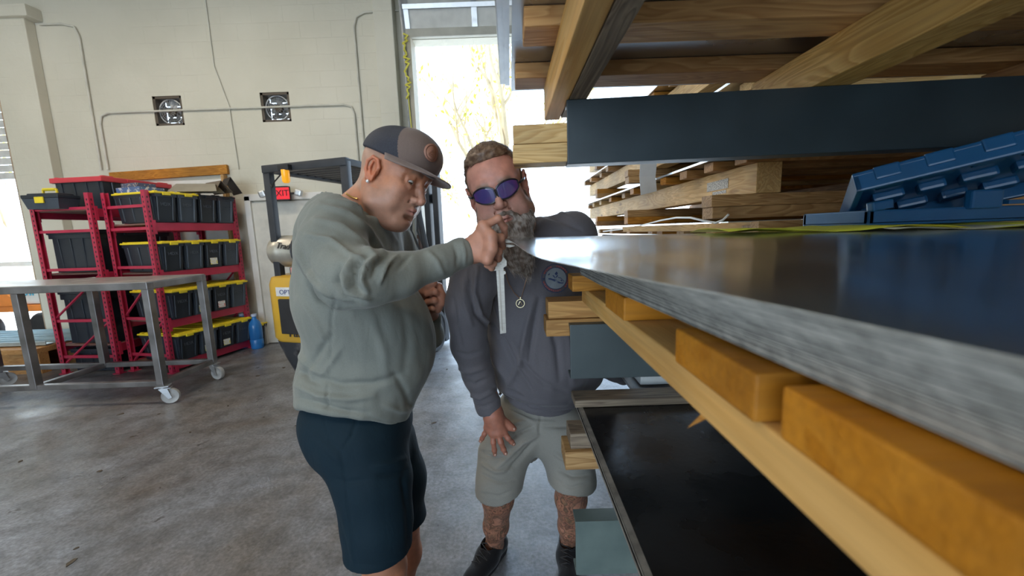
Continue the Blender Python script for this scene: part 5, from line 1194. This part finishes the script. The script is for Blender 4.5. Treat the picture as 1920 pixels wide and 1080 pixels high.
# --- shorts
v = Vol((-.75, .80, .34), (-.05, 1.6, 1.05), .0052)
v.ell(W(670, 785, 1.16), (.146, .16, .10), .05); v.cone(W(655, 785, 1.16), W(685, 795, 1.16), .135, .135, .05)
v.ell(W(668, 830, 1.14), (.112, .14, .075), .05)
S(v, [(682, 830, 1.08, .104), (700, 900, 1.065, .099), (708, 980, 1.05, .090), (710, 1045, 1.045, .083), (712, 1120, 1.04, .082)], .05)
S(v, [(715, 830, 1.24, .115), (738, 900, 1.26, .102), (750, 980, 1.285, .084), (752, 1040, 1.30, .080)], .04)
h1 = W(655, 1068, 1.04); h2 = W(768, 1063, 1.04); hz1 = atz(712, 1072, .47)
P_ = np.stack(np.meshgrid(*v.ax, indexing='ij'), -1); zn = W(712, 1068, .97)[2]; zf = W(772, 1002, 1.21)[2]
near = P_[..., 1] < 1.17; v.f = np.maximum(v.f, np.where(near, zn-P_[..., 2], zf-P_[..., 2]).astype(np.float32)); del P_, near
V, Q = v.mesh(2); V = wob(V, Q, .004, 12, 5, (1, 1, .5))
V = folds(V, Q, [([(672, 778), (660, 815), (640, 845)], 2.5, -.005), ([(606, 780), (620, 830), (640, 850), (650, 930), (660, 1000), (668, 1060)], 2.2, -.004), ([(580, 800), (620, 850), (640, 870)], 6, .005), ([(760, 860), (730, 870), (700, 875)], 5, .006), ([(762, 880), (735, 888), (712, 892)], 5, -.006),
 ([(775, 850), (755, 900), (765, 960), (768, 1040)], 5, -.006), ([(620, 895), (650, 905), (690, 900)], 5, -.004), ([(640, 960), (655, 1010), (665, 1060)], 5, .004), ([(655, 1055), (710, 1060), (766, 1050)], 2, -.002)])
SHN = cloth('navy_short_cloth', (.004, .017, .028), .8, sheen=.0)
so = child('shorts', V, Q, SHN, m1, 'dark navy shorts')
# --- shoes (below the frame)
def shoe(root, P0, ank, toe, name='shoe', mt=None, sole=None, L=.29, k_=1.0):
    a = np.array(ank, float); t = np.array(toe, float); d = t-a; d[2] = 0; d /= np.linalg.norm(d); s = np.array([-d[1], d[0], 0])
    heel = a-d*.06; v = Vol(np.minimum(heel, a+d*(L-.06))-.09*np.array([1, 1, 0])-np.array([0, 0, heel[2]+.01]), np.maximum(heel, a+d*(L-.06))+np.array([.09, .09, .10]), .003)
    g = lambda f, u, z: np.array([a[0], a[1], 0])+d*f*k_+s*u*k_+np.array([0, 0, z])
    _vc = v.cone; v.cone = lambda a_, b_, ra, rb, k=.02, op='u', sq=None: _vc(a_, b_, ra*k_, rb*k_, k, op)
    v.cone(g(-.03, 0, .048), g(.05, 0, .052), .036, .040, .02); v.cone(g(.05, 0, .048), g(.15, .006, .036), .040, .034, .03); v.cone(g(.15, .006, .034), g(.185, 0, .030), .036, .028, .02)
    v.chain([g(-.02, 0, .06), g(-.012, 0, .125)], [.036, .034], .02); v.chain([g(.02, 0, .075), g(.03, 0, .105)], [.034, .030], .02); v.cone(g(-.05, 0, .10), g(-.058, 0, .14), .012, .012, .02)
    v.cone(g(.0, 0, .105), g(-.005, 0, .16), .027, .027, .006, 's')
    v.cutplane((0, 0, .022), (0, 0, -1), .002); V, Q = v.mesh(1)
    sh = mkmesh(name, [(V-np.array(P0), Q, 0)], mt, root)
    v = Vol(v.lo, v.lo+v.h*v.n, .003)
    v.cone(g(-.03, 0, .022), g(.05, 0, .022), .040, .040, .01); v.cone(g(.05, 0, .022), g(.15, .005, .022), .040, .043, .02); v.cone(g(.15, .005, .022), g(.19, 0, .024), .043, .033, .02)
    v.cutplane((0, 0, .026), (0, 0, 1), .003); v.cutplane((0, 0, .001), (0, 0, -1), .002); V, Q = v.mesh(1)
    mkmesh('sole', [(V-np.array(P0), Q, 0)], sole, sh)
    m = MB()
    for i in range(5):
        f = .045+i*.022; z = (.098-i*.0085)*(1+(k_-1)*.75); m.tube([g(f, -.026, z-.012)-np.array(P0), g(f+.006, 0, z+.006)-np.array(P0), g(f, .026, z-.012)-np.array(P0)], .0026, 6)
        m.tube([g(f, -.026, z-.012)-np.array(P0), g(f+.02, 0, z-.001)-np.array(P0), g(f+.022, .026, z-.020)-np.array(P0)], .0022, 6)
    m.build('laces', BLACK, sh)
    return sh
SHOE = cloth('black_shoe_knit', (.012, .012, .014), .75); SOLE = mat('black_sole', (.018, .018, .02), .6)
shoe(m1, P0, (-.42, 1.08, 0), (-.30, 1.0, 0), mt=SHOE, sole=SOLE); shoe(m1, P0, (-.47, 1.33, 0), (-.3, 1.30, 0), mt=SHOE, sole=SOLE)

# ---------------------------------------------------------------- caliper in the hand
ca = empty('caliper', W(934, 500, 1.04), 0, 'steel slide caliper pinched in the hand, its beam hanging down before the shirt', 'caliper')
CP = ca.location.copy(); CM = mat('brushed_steel', (.36, .345, .31), .40, .6, .12, 30, aniso=(1, 1, 8))
def strip(name, pts, th, mt, nrm=None):     # outline in px at one distance, extruded
    m = MB(); n = len(pts); f = Vector(FW)*th; V = [Vector(W(*p))-CP for p in pts]; V += [p+f for p in V]
    m.add(V, [list(range(n)), list(range(2*n-1, n-1, -1))]+[(i, n+i, n+(i+1) % n, (i+1) % n) for i in range(n)]); return m.build(name, mt, ca)
Yc = 1.045
strip('beam', [(928, 470, Yc), (943, 468, Yc), (949, 624, Yc), (938, 626, Yc)], .004, CM)
strip('beam_groove', [(934, 500, Yc-.0008), (937, 500, Yc-.0008), (943, 620, Yc-.0008), (941, 620, Yc-.0008)], .001, mat('groove', (.25, .23, .2), .4, .7))
strip('slider', [(930, 462, Yc-.004), (944, 456, Yc-.004), (944, 503, Yc-.004), (924, 503, Yc-.004), (925, 485, Yc-.004)], .010, mat('slider_steel', (.42, .41, .37), .4, .5, .4, 260, aniso=(.4, .4, 3)))
strip('lower_jaw', [(943, 462, Yc+.002), (956, 464, Yc+.002), (966, 461, Yc+.002), (950, 458, Yc+.002), (944, 457, Yc+.002)], .004, CM)
strip('upper_jaw', [(939, 452, Yc), (945, 448, Yc), (966, 451, Yc), (966, 454, Yc), (945, 456, Yc)], .004, CM)
strip('thumb_rest', [(944, 482, Yc-.002), (950, 489, Yc-.002), (950, 498, Yc-.002), (944, 502, Yc-.002)], .008, CM)
strip('end_tab', [(925, 500, Yc-.002), (923, 506, Yc-.002), (926, 508, Yc-.002), (944, 505, Yc-.002), (944, 500, Yc-.002)], .006, CM)
m = MB(); m.lathe([(0, -.004), (.0048, -.004), (.0048, .004), (0, .004)], 16, M=Matrix.Translation(Vector(W(945, 511, Yc))-CP) @ Matrix.Rotation(math.radians(90), 4, 'X')); m.build('thumb_screw', CM, ca)
# ================================================================ bearded man in sunglasses (right)
SK2 = (.47, .215, .160)
m2 = empty('person', (.06, 1.52, 0), 0, 'person with grey beard and dark sunglasses bending forward, hand on knee, in pale shorts', 'person')
Q0 = np.array(m2.location)
SC2 = 1.02
imgup = np.array(UP); imgr = np.array(RT); vwd = np.array(FW)
up2i = imgup*.955-imgr*.295
R2 = frameR(-vwd*.93-up2i*.36-imgr*.10, up2i); HT2 = W(931, 362, 1.145)-R2@(np.array([.090, 0, 0])*SC2)
def hp2(p): return place(np.array([p], float), R2, HT2, SC2)[0]
hv = head_vol(fat=1.12, nz=.008, neck=([(-.035, 0, -.05), (-.075, 0, -.13), (-.12, 0, -.18)], [.060, .062, .066]))
hv.chain([(.094, -.03, .052), (.100, 0, .047), (.094, .03, .052)], [.001, .0012, .001], .006, 's')
V, Q = hv.mesh(1)
def hl2(x, ay, z): return .9*sm(-x+.55*(z-.06)+.0, .0, .02)*sm(z, -.03, .0)*(ay < .079)
C = head_colors(V, SK2, (.42, .15, .12), (.36, .27, .21), .30, (.15, .09, .05), hl2, (.22, .15, .10))
HV2 = place(V, R2, HT2, SC2); HQ2 = Q; HC2 = C
NK2 = hp2((-.075, 0, -.13))
v = Vol((-.30, 1.15, .02), (.42, 1.80, 1.62), .0070)
v.chain([NK2, W(985, 455, 1.36)], [.062, .075], .03)
v.ell(W(985, 500, 1.40), (.14, .10, .12), .05); v.ell(W(1010, 620, 1.46), (.15, .12, .17), .08); v.ell(W(1012, 750, 1.56), (.13, .10, .10), .06)
LG = [((972, 800, 1.53), (936, 905, 1.425), (930, 985, 1.55), (927, 1022, 1.615)), ((1052, 800, 1.53), (1072, 905, 1.43), (1070, 985, 1.55), (1066, 1024, 1.61))]
for hpx, kn, cf, an in LG: v.chain([W(*hpx), W(*kn)], [.078, .058], .03)
Vb2, Qb2 = v.mesh(1)
parts2 = [(HV2, HQ2, 0), (Vb2, Qb2, 0)]; cols2 = [HC2, tone(Vb2, SK2)]
for hpx, kn, cf, an in LG:
    a = W(*kn); c = W(*cf); d = W(*an); v = Vol(np.minimum(np.minimum(a, c), d)-.09-np.array([0, 0, .03]), np.maximum(np.maximum(a, c), d)+.09, .004)
    mid = a*.62+c*.38+np.array([0, .012, 0])
    v.chain([a, mid, c, d, np.array([d[0], d[1], .05])], [.058, .060, .050, .036, .036], .03)
    Vl2, Ql2 = v.mesh(1); parts2.append((Vl2, Ql2, 1)); cols2.append(tone(Vl2, (.47, .22, .14)))
v = Vol((-.26, 1.22, .58), (.08, 1.50, .92), .0024)
WR2 = W(924, 768, 1.355); YH = 1.355
v.chain([W(915, 735, 1.36), WR2, W(926, 785, 1.35)], [.031, .030, .030], .01)
K2 = [W(944, 809, 1.335), W(934, 812, 1.33), W(924, 812, 1.332), W(914, 802, 1.345)]
hand(v, W(925, 779, 1.35), W(932, 797, 1.343), K2,
     [[W(953, 822, 1.33), W(959, 828, 1.337), W(963, 832, 1.343)], [W(939, 829, 1.32), W(944, 842, 1.327), W(948, 850, 1.335)],
      [W(925, 830, 1.322), W(927, 844, 1.328), W(928, 852, 1.335)], [W(908, 814, 1.345), W(904, 822, 1.352), W(901, 827, 1.358)]],
     [W(940, 786, 1.355), W(951, 795, 1.352), W(958, 801, 1.350), W(964, 804, 1.350)], .0235)
Vh2, Qh2 = v.mesh(1); parts2.append((Vh2, Qh2, 0)); cols2.append(tone(Vh2, (.42, .165, .105)))
# left hand rests behind the sheet edge on the low shelf timber
v = Vol((.28, 1.40, .80), (.56, 1.75, 1.10), .0035)
lw2 = W(1168, 700, 1.62); v.chain([W(1140, 660, 1.56), lw2, W(1176, 712, 1.63)], [.034, .028, .027], .01)
d_ = np.array([.03, .02, -.035]); kk = [lw2+d_+np.array([.02+.012*i, -.02+.02*i, -.005]) for i in range(4)]
hand(v, lw2+np.array([.01, .0, -.01]), lw2+np.array([.03, .01, -.025]), kk, [[q+np.array([.035, .01, -.012]), q+np.array([.052, .012, -.030])] for q in kk], [lw2+np.array([.02, -.03, -.02]), lw2+np.array([.045, -.05, -.03]), lw2+np.array([.06, -.055, -.04])], .019)
Vq, Qq = v.mesh(1); parts2.append((Vq, Qq, 0)); cols2.append(tone(Vq, SK2))
body2 = mkmesh('body', [(p[0]-Q0, p[1], p[2]) for p in parts2], [SKIN, SKIN_T], m2, np.concatenate(cols2))
NAIL = mat('nail', (.66, .42, .33), .35)
def child2(name, V, Q, mt, parent=None, label=None): return mkmesh(name, [(V-Q0, Q, 0)], mt, parent or m2, label=label)
for s in (-1, 1):
    V, Q = uvs((.0745, s*.032, -.001), .0128); mi = ((V[Q].mean(1)-np.array((.0745, s*.032, -.001)))@np.array([1, 0, 0]) > .0115).astype(int)
    mkmesh('eye', [(place(V, R2, HT2, SC2)-Q0, Q, mi)], [EYEM, IRIS], body2)
def strands(name, roots, dirs, lens, wd, R, T, S_, mt, parent, root, bend=(0, 0, 0), seg=4, jit=.25, label=None, curl=.25):
    V = []; Q = []; b = np.array(bend)
    for p, d, L in zip(roots, dirs, lens):
        d = d+rng.normal(0, jit, 3)*.5; d /= np.linalg.norm(d); sd = np.cross(d, rng.normal(0, 1, 3)); sd /= max(np.linalg.norm(sd), 1e-6); i0 = len(V); q = np.array(p, float)
        cur = rng.normal(0, curl, 3)
        for k in range(seg+1):
            w_ = wd*(1-.85*(k/seg)**1.5); V += [q-sd*w_, q+sd*w_]; q = q+d*L/seg; d = d+(b+cur*.5)*(1/seg); d /= np.linalg.norm(d)
        for k in range(seg): Q.append((i0+2*k, i0+2*k+1, i0+2*k+3, i0+2*k+2))
    return mkmesh(name, [(place(np.array(V), R, T, S_)-root, np.array(Q), 0)], mt, parent, label=label)
BRD = mat('beard_hair', (.13, .09, .065), .6, 0, .3, 60, col2=(.36, .31, .27), thr=(.42, .62)); HAIR = mat('brown_hair', (.085, .045, .025), .5, 0, .3, 70, col2=(.21, .135, .085), thr=(.40, .66))
# beard: lump with strands
v = Vol((-.06, -.11, -.30), (.14, .11, .0), .0032)
v.chain([(.066, 0, -.105), (.074, 0, -.15), (.085, .004, -.200), (.093, .008, -.240)], [.036, .038, .028, .012], .03)
v.chain([(.060, .028, -.105), (.070, .020, -.160), (.080, .012, -.205)], [.030, .028, .016], .03); v.chain([(.060, -.028, -.105), (.070, -.022, -.160), (.080, -.012, -.205)], [.030, .028, .016], .03)
for s in (-1, 1):
    v.chain([(.004, s*.071, -.030), (.018, s*.066, -.065), (.045, s*.050, -.100), (.066, s*.025, -.12)], [.006, .015, .026, .028], .02)
    v.chain([(.100, s*.003, -.057), (.094, s*.018, -.062), (.083, s*.030, -.078), (.076, s*.034, -.098)], [.0045, .0060, .0075, .011], .008)
    v.ell((.094, s*.0, -.096), (.012, .014, .012), .008)
v.chain([(.088, -.020, -.0755), (.103, 0, -.0755), (.088, .020, -.0755)], [.004, .0045, .004], .004, 's')
V, Q = v.mesh(1); V = wob(V, Q, .004, 60, 3, (1, 1, .3)); bd = mkmesh('beard', [(place(V, R2, HT2, SC2)-Q0, Q, 0)], BRD, m2, label='long brown grey beard and moustache')
N_ = vnormals(V, Q); ii = rng.choice(len(V), 3600); ok = (V[ii, 0] > -.03) & (N_[ii, 0] > -.35); ii = ii[ok]
sf = np.clip((-V[ii, 2]-.04)/.1, .0, 1)[:, None]
dd = np.stack([.18+0*ii, -V[ii, 1]*3*sf[:, 0], -1.0+0*ii], 1); dd = dd-N_[ii]*(dd*N_[ii]).sum(1)[:, None]*.85; dd = dd/np.linalg.norm(dd, axis=1)[:, None]+N_[ii]*.14
strands('beard_strands', V[ii], dd, rng.uniform(.012, .034, len(ii))*(.45+.75*sf[:, 0]), .00065, R2, HT2, SC2, BRD, bd, Q0)
# hair
v = Vol((-.13, -.11, -.06), (.12, .11, .15), .003)
v.ell((-.016, 0, .040), (.107, .0845, .094), .01); v.ell((.020, .0, .086), (.066, .062, .046), .02)
P_ = np.stack(np.meshgrid(*v.ax, indexing='ij'), -1); x, y, z = P_[..., 0], P_[..., 1], P_[..., 2]
# keep: behind a hairline surface
hl = x-(.060-2.2*np.abs(y)**1.6-.0*z+.35*np.minimum(z-.085, 0)*1.0); hl = np.maximum(hl, (.0-z)*.6-.02+.3*(x+.02))
hl2_ = np.maximum(x-(.062+.15*np.clip(.02-np.abs(y), 0, .02)*0-9*y*y), -(z-.084)-.0)   # top fringe zone
top = np.maximum(x-(.074-8.5*y*y), (.088-z)); side = np.maximum(x-(.012+.22*(z-.03)), (-.022-z)+.0)
keep = np.minimum(top, side)
v.f = np.maximum(v.f, keep.astype(np.float32)); del P_, x, y, z
V, Q = v.mesh(2); V = wob(V, Q, .003, 75, 4, (.15, 1, 1)); hr = mkmesh('hair', [(place(V, R2, HT2, SC2)-Q0, Q, 0)], HAIR, m2, label='short swept back brown hair')
N_ = vnormals(V, Q); ii = rng.choice(len(V), 3000); ii = ii[N_[ii] @ np.array([.2, 0, 1]) > -.75]
dd = np.stack([-1.0+0*ii, V[ii, 1]*2, -6*np.clip(.07-V[ii, 2], 0, .15)], 1); dd = dd-N_[ii]*(dd*N_[ii]).sum(1)[:, None]; dd = dd/np.linalg.norm(dd, axis=1)[:, None]+N_[ii]*.03
strands('hair_strands', V[ii], dd, rng.uniform(.010, .022, len(ii)), .0007, R2, HT2, SC2, HAIR, hr, Q0, seg=4, jit=.03, curl=.05)
# sunglasses
GLM = mat('mirror_lens', (.05, .04, .16), .08, 0, .1, 9, col2=(.16, .03, .17), thr=(.4, .6), coat=1.0, spec=1.0); GLF = mat('frame_black', (.015, .015, .022), .25)
sg = None
def lensf(s):
    def fn(u, t, l):
        y = .0028+.061*u; h = .0225*(math.sin(math.pi*min(1, max(0, .06+u*.90)))**.42)*(1-.10*u); zc = .002+.004*u; z = zc+(t-.5)*2*h - .004*(1-u)*(t < .5)
        x = .1095-7.6*y*y-1.5*(z*z)+(l*.0018)
        return (x, s*y, z)
    return fn
gl = empty('sunglasses', (0, 0, 0)); gl.parent = m2; gl['label'] = 'dark purple blue wraparound sunglasses'
mf = MB()
for s in (-1, 1):
    V, Q = slab(lensf(s), 16, 10, .002)
    if s < 0: Q = Q[:, ::-1]
    mkmesh('lens', [(place(V, R2, HT2, SC2)-Q0, Q, 0)], GLM, gl)
    f = lensf(s); ring = [f(k/14, 1, .5) for k in range(15)]+[f(1-k/14, 0, .5) for k in range(15)]; ring.append(ring[0])
    mf.tube([hp2(q)-Q0 for q in ring], .0026, 6)
    mf.tube([hp2(q)-Q0 for q in ((.074, s*.069, .006), (.062, s*.0775, .008), (.03, s*.084, .008), (-.008, s*.086, .010), (-.022, s*.084, -.012))], [.0035, .0040, .003, .0025, .002], 8)
mf.build('glasses_frame', GLF, gl)
# --- shirt
v = Vol((-.34, 1.02, .70), (.66, 1.86, 1.62), .0058)
v.ell(W(985, 500, 1.42), (.185, .135, .15), .05)
v.cone(W(905, 500, 1.30), W(1070, 440, 1.40), .088, .082, .08)
v.ell(W(1005, 590, 1.46), (.195, .165, .17), .08); v.ell(W(1015, 665, 1.49), (.200, .185, .17), .07)
v.cone(W(1012, 700, 1.52), W(1012, 800, 1.56), .165, .150, .06); v.ell(W(1075, 680, 1.58), (.13, .15, .14), .06)
S(v, [(962, 445, 1.33, .078), (985, 480, 1.38, .10)], .05)
S(v, [(893, 510, 1.24, .080), (878, 570, 1.27, .070), (879, 645, 1.32, .062), (897, 705, 1.35, .052), (915, 755, 1.36, .042), (920, 782, 1.355, .040)], .02)
S(v, [(1078, 448, 1.38, .078), (1108, 540, 1.48, .070), (1122, 640, 1.52, .064), (1150, 690, 1.59, .048), (1168, 704, 1.62, .040)], .03)
P_ = np.stack(np.meshgrid(*v.ax, indexing='ij'), -1)
X0 = W(945, 757, 1.42); X1 = W(1050, 776, 1.44); 
hz = X0[2]+(P_[..., 0]-X0[0])*((X1[2]-X0[2])/(X1[0]-X0[0]))*1.0 + .9*np.clip(np.abs(P_[..., 0]-.07)-.06, 0, .3)**1.4+.30*np.clip(P_[..., 1]-1.42, 0, .4)
arm = (P_[..., 0] < -.075+.25*(P_[..., 2]-.75)) | (P_[..., 0] > .33)
cut = np.where(arm, -1, hz-P_[..., 2]); v.f = np.maximum(v.f, cut.astype(np.float32))
wd2 = W(921, 780, 1.355)-W(900, 705, 1.35); wd2 /= np.linalg.norm(wd2); cut = (P_-W(917, 772, 1.355))@wd2; near = np.linalg.norm(P_-W(922, 785, 1.355), axis=-1) < .075
v.f = np.where(near, np.maximum(v.f, cut), v.f).astype(np.float32)
nd = (NK2-W(985, 455, 1.36)); nd /= np.linalg.norm(nd); nc = NK2*.42+W(985, 455, 1.36)*.58; cut = (P_-nc)@nd; near = np.linalg.norm(P_-nc-nd*.05, axis=-1) < .115
v.f = np.where(near, np.maximum(v.f, cut), v.f).astype(np.float32); del P_, cut, near, hz, arm
V, Q = v.mesh(2); V = wob(V, Q, .004, 12, 8, (1, 1, .6)); V = wob(V, Q, .002, 32, 9, (1, 1, .5))
fl2 = [([(882, 505), (880, 545), (892, 590), (912, 612)], 4, -.006), ([(895, 500), (890, 545), (902, 590), (920, 606)], 4, .006), ([(868, 520), (872, 570), (885, 610)], 4, .005), ([(850, 560), (856, 610), (866, 650)], 4, -.004),
 ([(925, 610), (950, 650), (975, 700), (1000, 735)], 5, -.006), ([(915, 640), (930, 680), (960, 720), (990, 742)], 5, .006), ([(1000, 560), (985, 620), (975, 680), (950, 730)], 6, .006), ([(1012, 560), (1000, 620), (990, 690)], 5, -.006),
 ([(960, 640), (985, 690), (1020, 720), (1060, 735)], 5, -.005), ([(925, 720), (960, 740), (1010, 755), (1060, 758)], 5, .005), ([(930, 735), (970, 757), (1030, 768)], 3, -.004), ([(922, 726), (953, 749), (998, 769), (1042, 773), (1082, 767)], 2, -.003),
 ([(855, 660), (875, 668), (905, 660)], 4, -.005), ([(858, 690), (880, 697), (912, 688)], 4, .005), ([(868, 715), (890, 722), (920, 708)], 4, -.005), ([(874, 738), (900, 746), (930, 730)], 3, .005), ([(884, 756), (905, 764), (934, 752)], 2.5, -.004),
 ([(1000, 385), (1035, 392), (1075, 410)], 4, .004), ([(1010, 400), (1050, 412), (1090, 432)], 4, -.004), ([(935, 520), (930, 570), (940, 610)], 5, .004), ([(1030, 600), (1045, 650), (1050, 710)], 7, -.005), ([(1060, 600), (1070, 660), (1075, 720)], 7, .004)]
V = folds(V, Q, [(a, b*.85, c*2.3) for a, b, c in fl2])
SH2C = cloth('slate_shirt_cloth', (.122, .114, .124)); SV, SQ = V, Q
shirt2 = child2('shirt', V, Q, SH2C, label='slate grey long sleeve shirt with a round chest print')
# project marks onto the shirt
sx_, sy_ = proj(SV); sdv = SV-np.array(CAM); sd_ = sdv@np.array(FW); sN = vnormals(SV, SQ); front = (sN*sdv).sum(1) < 0
def onshirt(px, py, off=.0015):
    r = np.hypot(sx_-px, sy_-py); c = np.where((r < 7) & front)[0]
    c = c[np.argsort(sd_[c])][:6] if len(c) else np.argsort(r)[:3]
    c = c[np.argsort(r[c])][:3]; wgt = 1/(r[c]+.3); z = (sd_[c]*wgt).sum()/wgt.sum(); ry = np.array(ray(px, py)); return np.array(CAM)+ry*z-ry*off
def decal(name, polys, mt, parent, off=.0015, label=None):
    m = MB()
    for p in polys: m.add([onshirt(x, y, off)-Q0 for x, y in p], [list(range(len(p)))])
    return m.build(name, mt, parent, label)
cx_, cy_ = 1042, 522; q4 = lambda r, a: (cx_+r*math.cos(a), cy_+r*math.sin(a))
NV = mat('navy_print', (.03, .05, .13), .7); RDP = mat('red_print', (.42, .08, .09), .7); GYP = mat('pale_grey_print', (.20, .23, .25), .8)
em = decal('emblem_field', [[q4(20, 2*math.pi*k/20), q4(20, 2*math.pi*(k+1)/20), (cx_, cy_)] for k in range(20)], GYP, shirt2, .0020, label='round print in navy, red and grey')
rings = []
for r0, r1 in ((26, 27.0), (19.6, 20.5)):
    for k in range(40): a, b = 2*math.pi*k/40, 2*math.pi*(k+1)/40; rings.append([q4(r0, a), q4(r1, a), q4(r1, b), q4(r0, b)])
decal('emblem_ring', rings, NV, em, .0028)
lt = []
for k in range(34):
    a = math.radians(205+k*10.2)
    if k in (5, 6, 13, 14, 20, 21, 33) or 170 < math.degrees(a) % 360 < 192: continue
    lt.append([q4(21.6, a-.05), q4(24.8, a-.05), q4(24.8, a-.02), q4(21.6, a-.02)]); lt.append([q4(21.6, a+.025), q4(24.8, a+.025), q4(24.8, a+.055), q4(21.6, a+.055)])
    rr_ = (22.2, 23.6)[k % 2]; lt.append([q4(rr_, a-.05), q4(rr_+.9, a-.05), q4(rr_+.9, a+.05), q4(rr_, a+.05)])
decal('emblem_letters', lt, RDP, em, .0030)
st = [(cx_-22.8+2.6*(1 if k % 2 == 0 else .42)*math.sin(k*math.pi/5), cy_+1-2.6*(1 if k % 2 == 0 else .42)*math.cos(k*math.pi/5)) for k in range(10)]
pol = [[(cx_-22.8, cy_+1), st[k], st[(k+1) % 10]] for k in range(10)]
T_ = lambda u, v_: (1000+u*.0741, 480+v_*.0741)
for p in ([(380, 560), (440, 560), (700, 670), (780, 670), (740, 700), (640, 690), (460, 610), (380, 590)], [(620, 530), (700, 550), (760, 610), (790, 640), (770, 650), (740, 600), (690, 565), (620, 545)], [(540, 440), (590, 390), (620, 440), (600, 480), (560, 480)],
          [(480, 490), (520, 490), (560, 550), (545, 560)], [(600, 480), (630, 500), (570, 560), (560, 545)], [(370, 480), (400, 440), (420, 450), (395, 490)], [(450, 575), (590, 590), (590, 600), (450, 590)], [(700, 590), (740, 620), (720, 645), (690, 620)]): pol.append([T_(*q) for q in p])
decal('emblem_figure', pol, NV, em, .0032)
# chain and pendant
m = MB()
def chainpts(P, n):
    P = np.array(P, float); seg = np.linalg.norm(np.diff(P, axis=0), axis=1); L = np.concatenate([[0], np.cumsum(seg)]); return [tuple(np.array([np.interp(t, L, P[:, k]) for k in (0, 1)])) for t in np.linspace(0, L[-1], n)]
for P in ([(946, 505), (953, 530), (964, 549), (975, 560)], [(1001, 395), (1001, 420), (999, 450), (995, 490), (988, 520), (977, 560)]):
    m.tube([onshirt(x, y, .004)-Q0 for x, y in chainpts(P, 26)], .0011, 5)
GOLD = mat('rose_gold', (.62, .36, .20), .3, .85); ch = m.build('necklace', GOLD, m2, label='thin gold necklace with a round pendant')
m = MB(); pcn = onshirt(975.5, 569, .006)-Q0; Ux = np.array(RT); Uy = np.array(UP); rr_ = .0135
ring = [pcn+Ux*rr_*math.cos(2*math.pi*k/24)+Uy*rr_*math.sin(2*math.pi*k/24) for k in range(25)]; m.tube(ring, .0013, 6)
tri = [pcn+Ux*.0078*math.sin(a)+Uy*(.0078*math.cos(a)-.001) for a in (0, 2.094, 4.189, 0)]; m.tube(tri, .0014, 5); m.tube([pcn+Uy*(.0135), pcn+Uy*.021], .002, 6)
m.build('pendant', mat('pale_gold', (.75, .65, .40), .3, .8), ch)
# --- shorts
v = Vol((-.26, 1.20, .34), (.44, 1.86, .98), .0055)
v.ell(W(1010, 765, 1.56), (.165, .135, .12), .05); v.cone(W(975, 800, 1.53), W(1050, 800, 1.53), .11, .11, .05)
S(v, [(966, 805, 1.51, .108), (945, 850, 1.475, .094), (937, 900, 1.435, .083), (935, 945, 1.44, .092), (935, 990, 1.44, .098)], .04)
S(v, [(1052, 805, 1.51, .108), (1064, 850, 1.475, .092), (1073, 900, 1.435, .083), (1073, 940, 1.44, .090), (1073, 990, 1.44, .096)], .04)
S(v, [(992, 820, 1.58, .052), (993, 870, 1.58, .042), (990, 930, 1.57, .042)], .03)
P_ = np.stack(np.meshgrid(*v.ax, indexing='ij'), -1); a = W(901, 933, 1.40); b = W(967, 926, 1.40); c = W(1042, 910, 1.41); d = W(1104, 914, 1.41); e_ = W(990, 893, 1.55)
zc_ = np.interp(P_[..., 0], [a[0], (a[0]+b[0])/2, b[0], (b[0]+c[0])/2, c[0], (c[0]+d[0])/2, d[0]], [a[2], a[2]-.004, b[2], (b[2]+c[2])/2, c[2], c[2]-.004, d[2]])+.25*np.clip(P_[..., 1]-1.42, 0, .3)
v.f = np.maximum(v.f, (zc_-P_[..., 2]).astype(np.float32)); del P_, zc_
V, Q = v.mesh(2); V = wob(V, Q, .004, 13, 12, (1, 1, .6))
V = folds(V, Q, [(a, b*.9, c*2.4) for a, b, c in [([(1000, 800), (975, 812), (955, 825)], 3, -.006), ([(1010, 815), (980, 830), (960, 850), (930, 880)], 4, .006), ([(1000, 830), (975, 860), (950, 885)], 4, -.006), ([(985, 790), (955, 795)], 4, .005), ([(1020, 800), (1060, 800), (1090, 795)], 4, -.005),
 ([(905, 850), (925, 858), (950, 856)], 3, -.004), ([(905, 870), (930, 885), (960, 880)], 4, .005), ([(905, 890), (935, 905), (965, 900)], 3, -.004), ([(1040, 850), (1070, 870), (1100, 870)], 4, .005), ([(1045, 880), (1075, 895), (1105, 890)], 4, -.005), ([(902, 925), (935, 931), (966, 918)], 2, -.003), ([(1042, 900), (1070, 915), (1104, 906)], 2, -.003),
 ([(900, 846), (940, 850), (985, 846)], 1.6, -.003), ([(955, 770), (1000, 790), (1040, 792)], 3, .004), ([(1015, 780), (1012, 800), (1012, 815)], 3, -.005)]])
SHP = cloth('pale_jersey_shorts', (.27, .255, .22), .9)
child2('shorts', V, Q, SHP, label='pale grey jersey shorts')
a1 = W(927, 1022, 1.615); a2 = W(1066, 1024, 1.61)
shoe(m2, Q0, (a1[0], a1[1], 0), (a1[0]-.13, a1[1]-.22, 0), mt=SHOE, sole=SOLE, L=.33, k_=1.16); shoe(m2, Q0, (a2[0], a2[1], 0), (a2[0]-.05, a2[1]-.27, 0), mt=SHOE, sole=SOLE, L=.33, k_=1.16)
# finger nails
m = MB()
for (x, y, Y, nx) in ((963.5, 832, 1.335, .3), (948.5, 850.5, 1.326, .1), (928.5, 852.5, 1.326, 0), (901, 827.5, 1.350, -.2), (964, 804, 1.341, .4)):
    m.lathe([(0, -.004), (.003, -.0035), (.0042, 0), (.003, .003), (0, .0035)], 10, M=Matrix.Translation(Vector(W(x, y, Y)-Q0)) @ Matrix.Scale(1.0, 4))
nl = m.build('finger_nails', NAIL, body2)
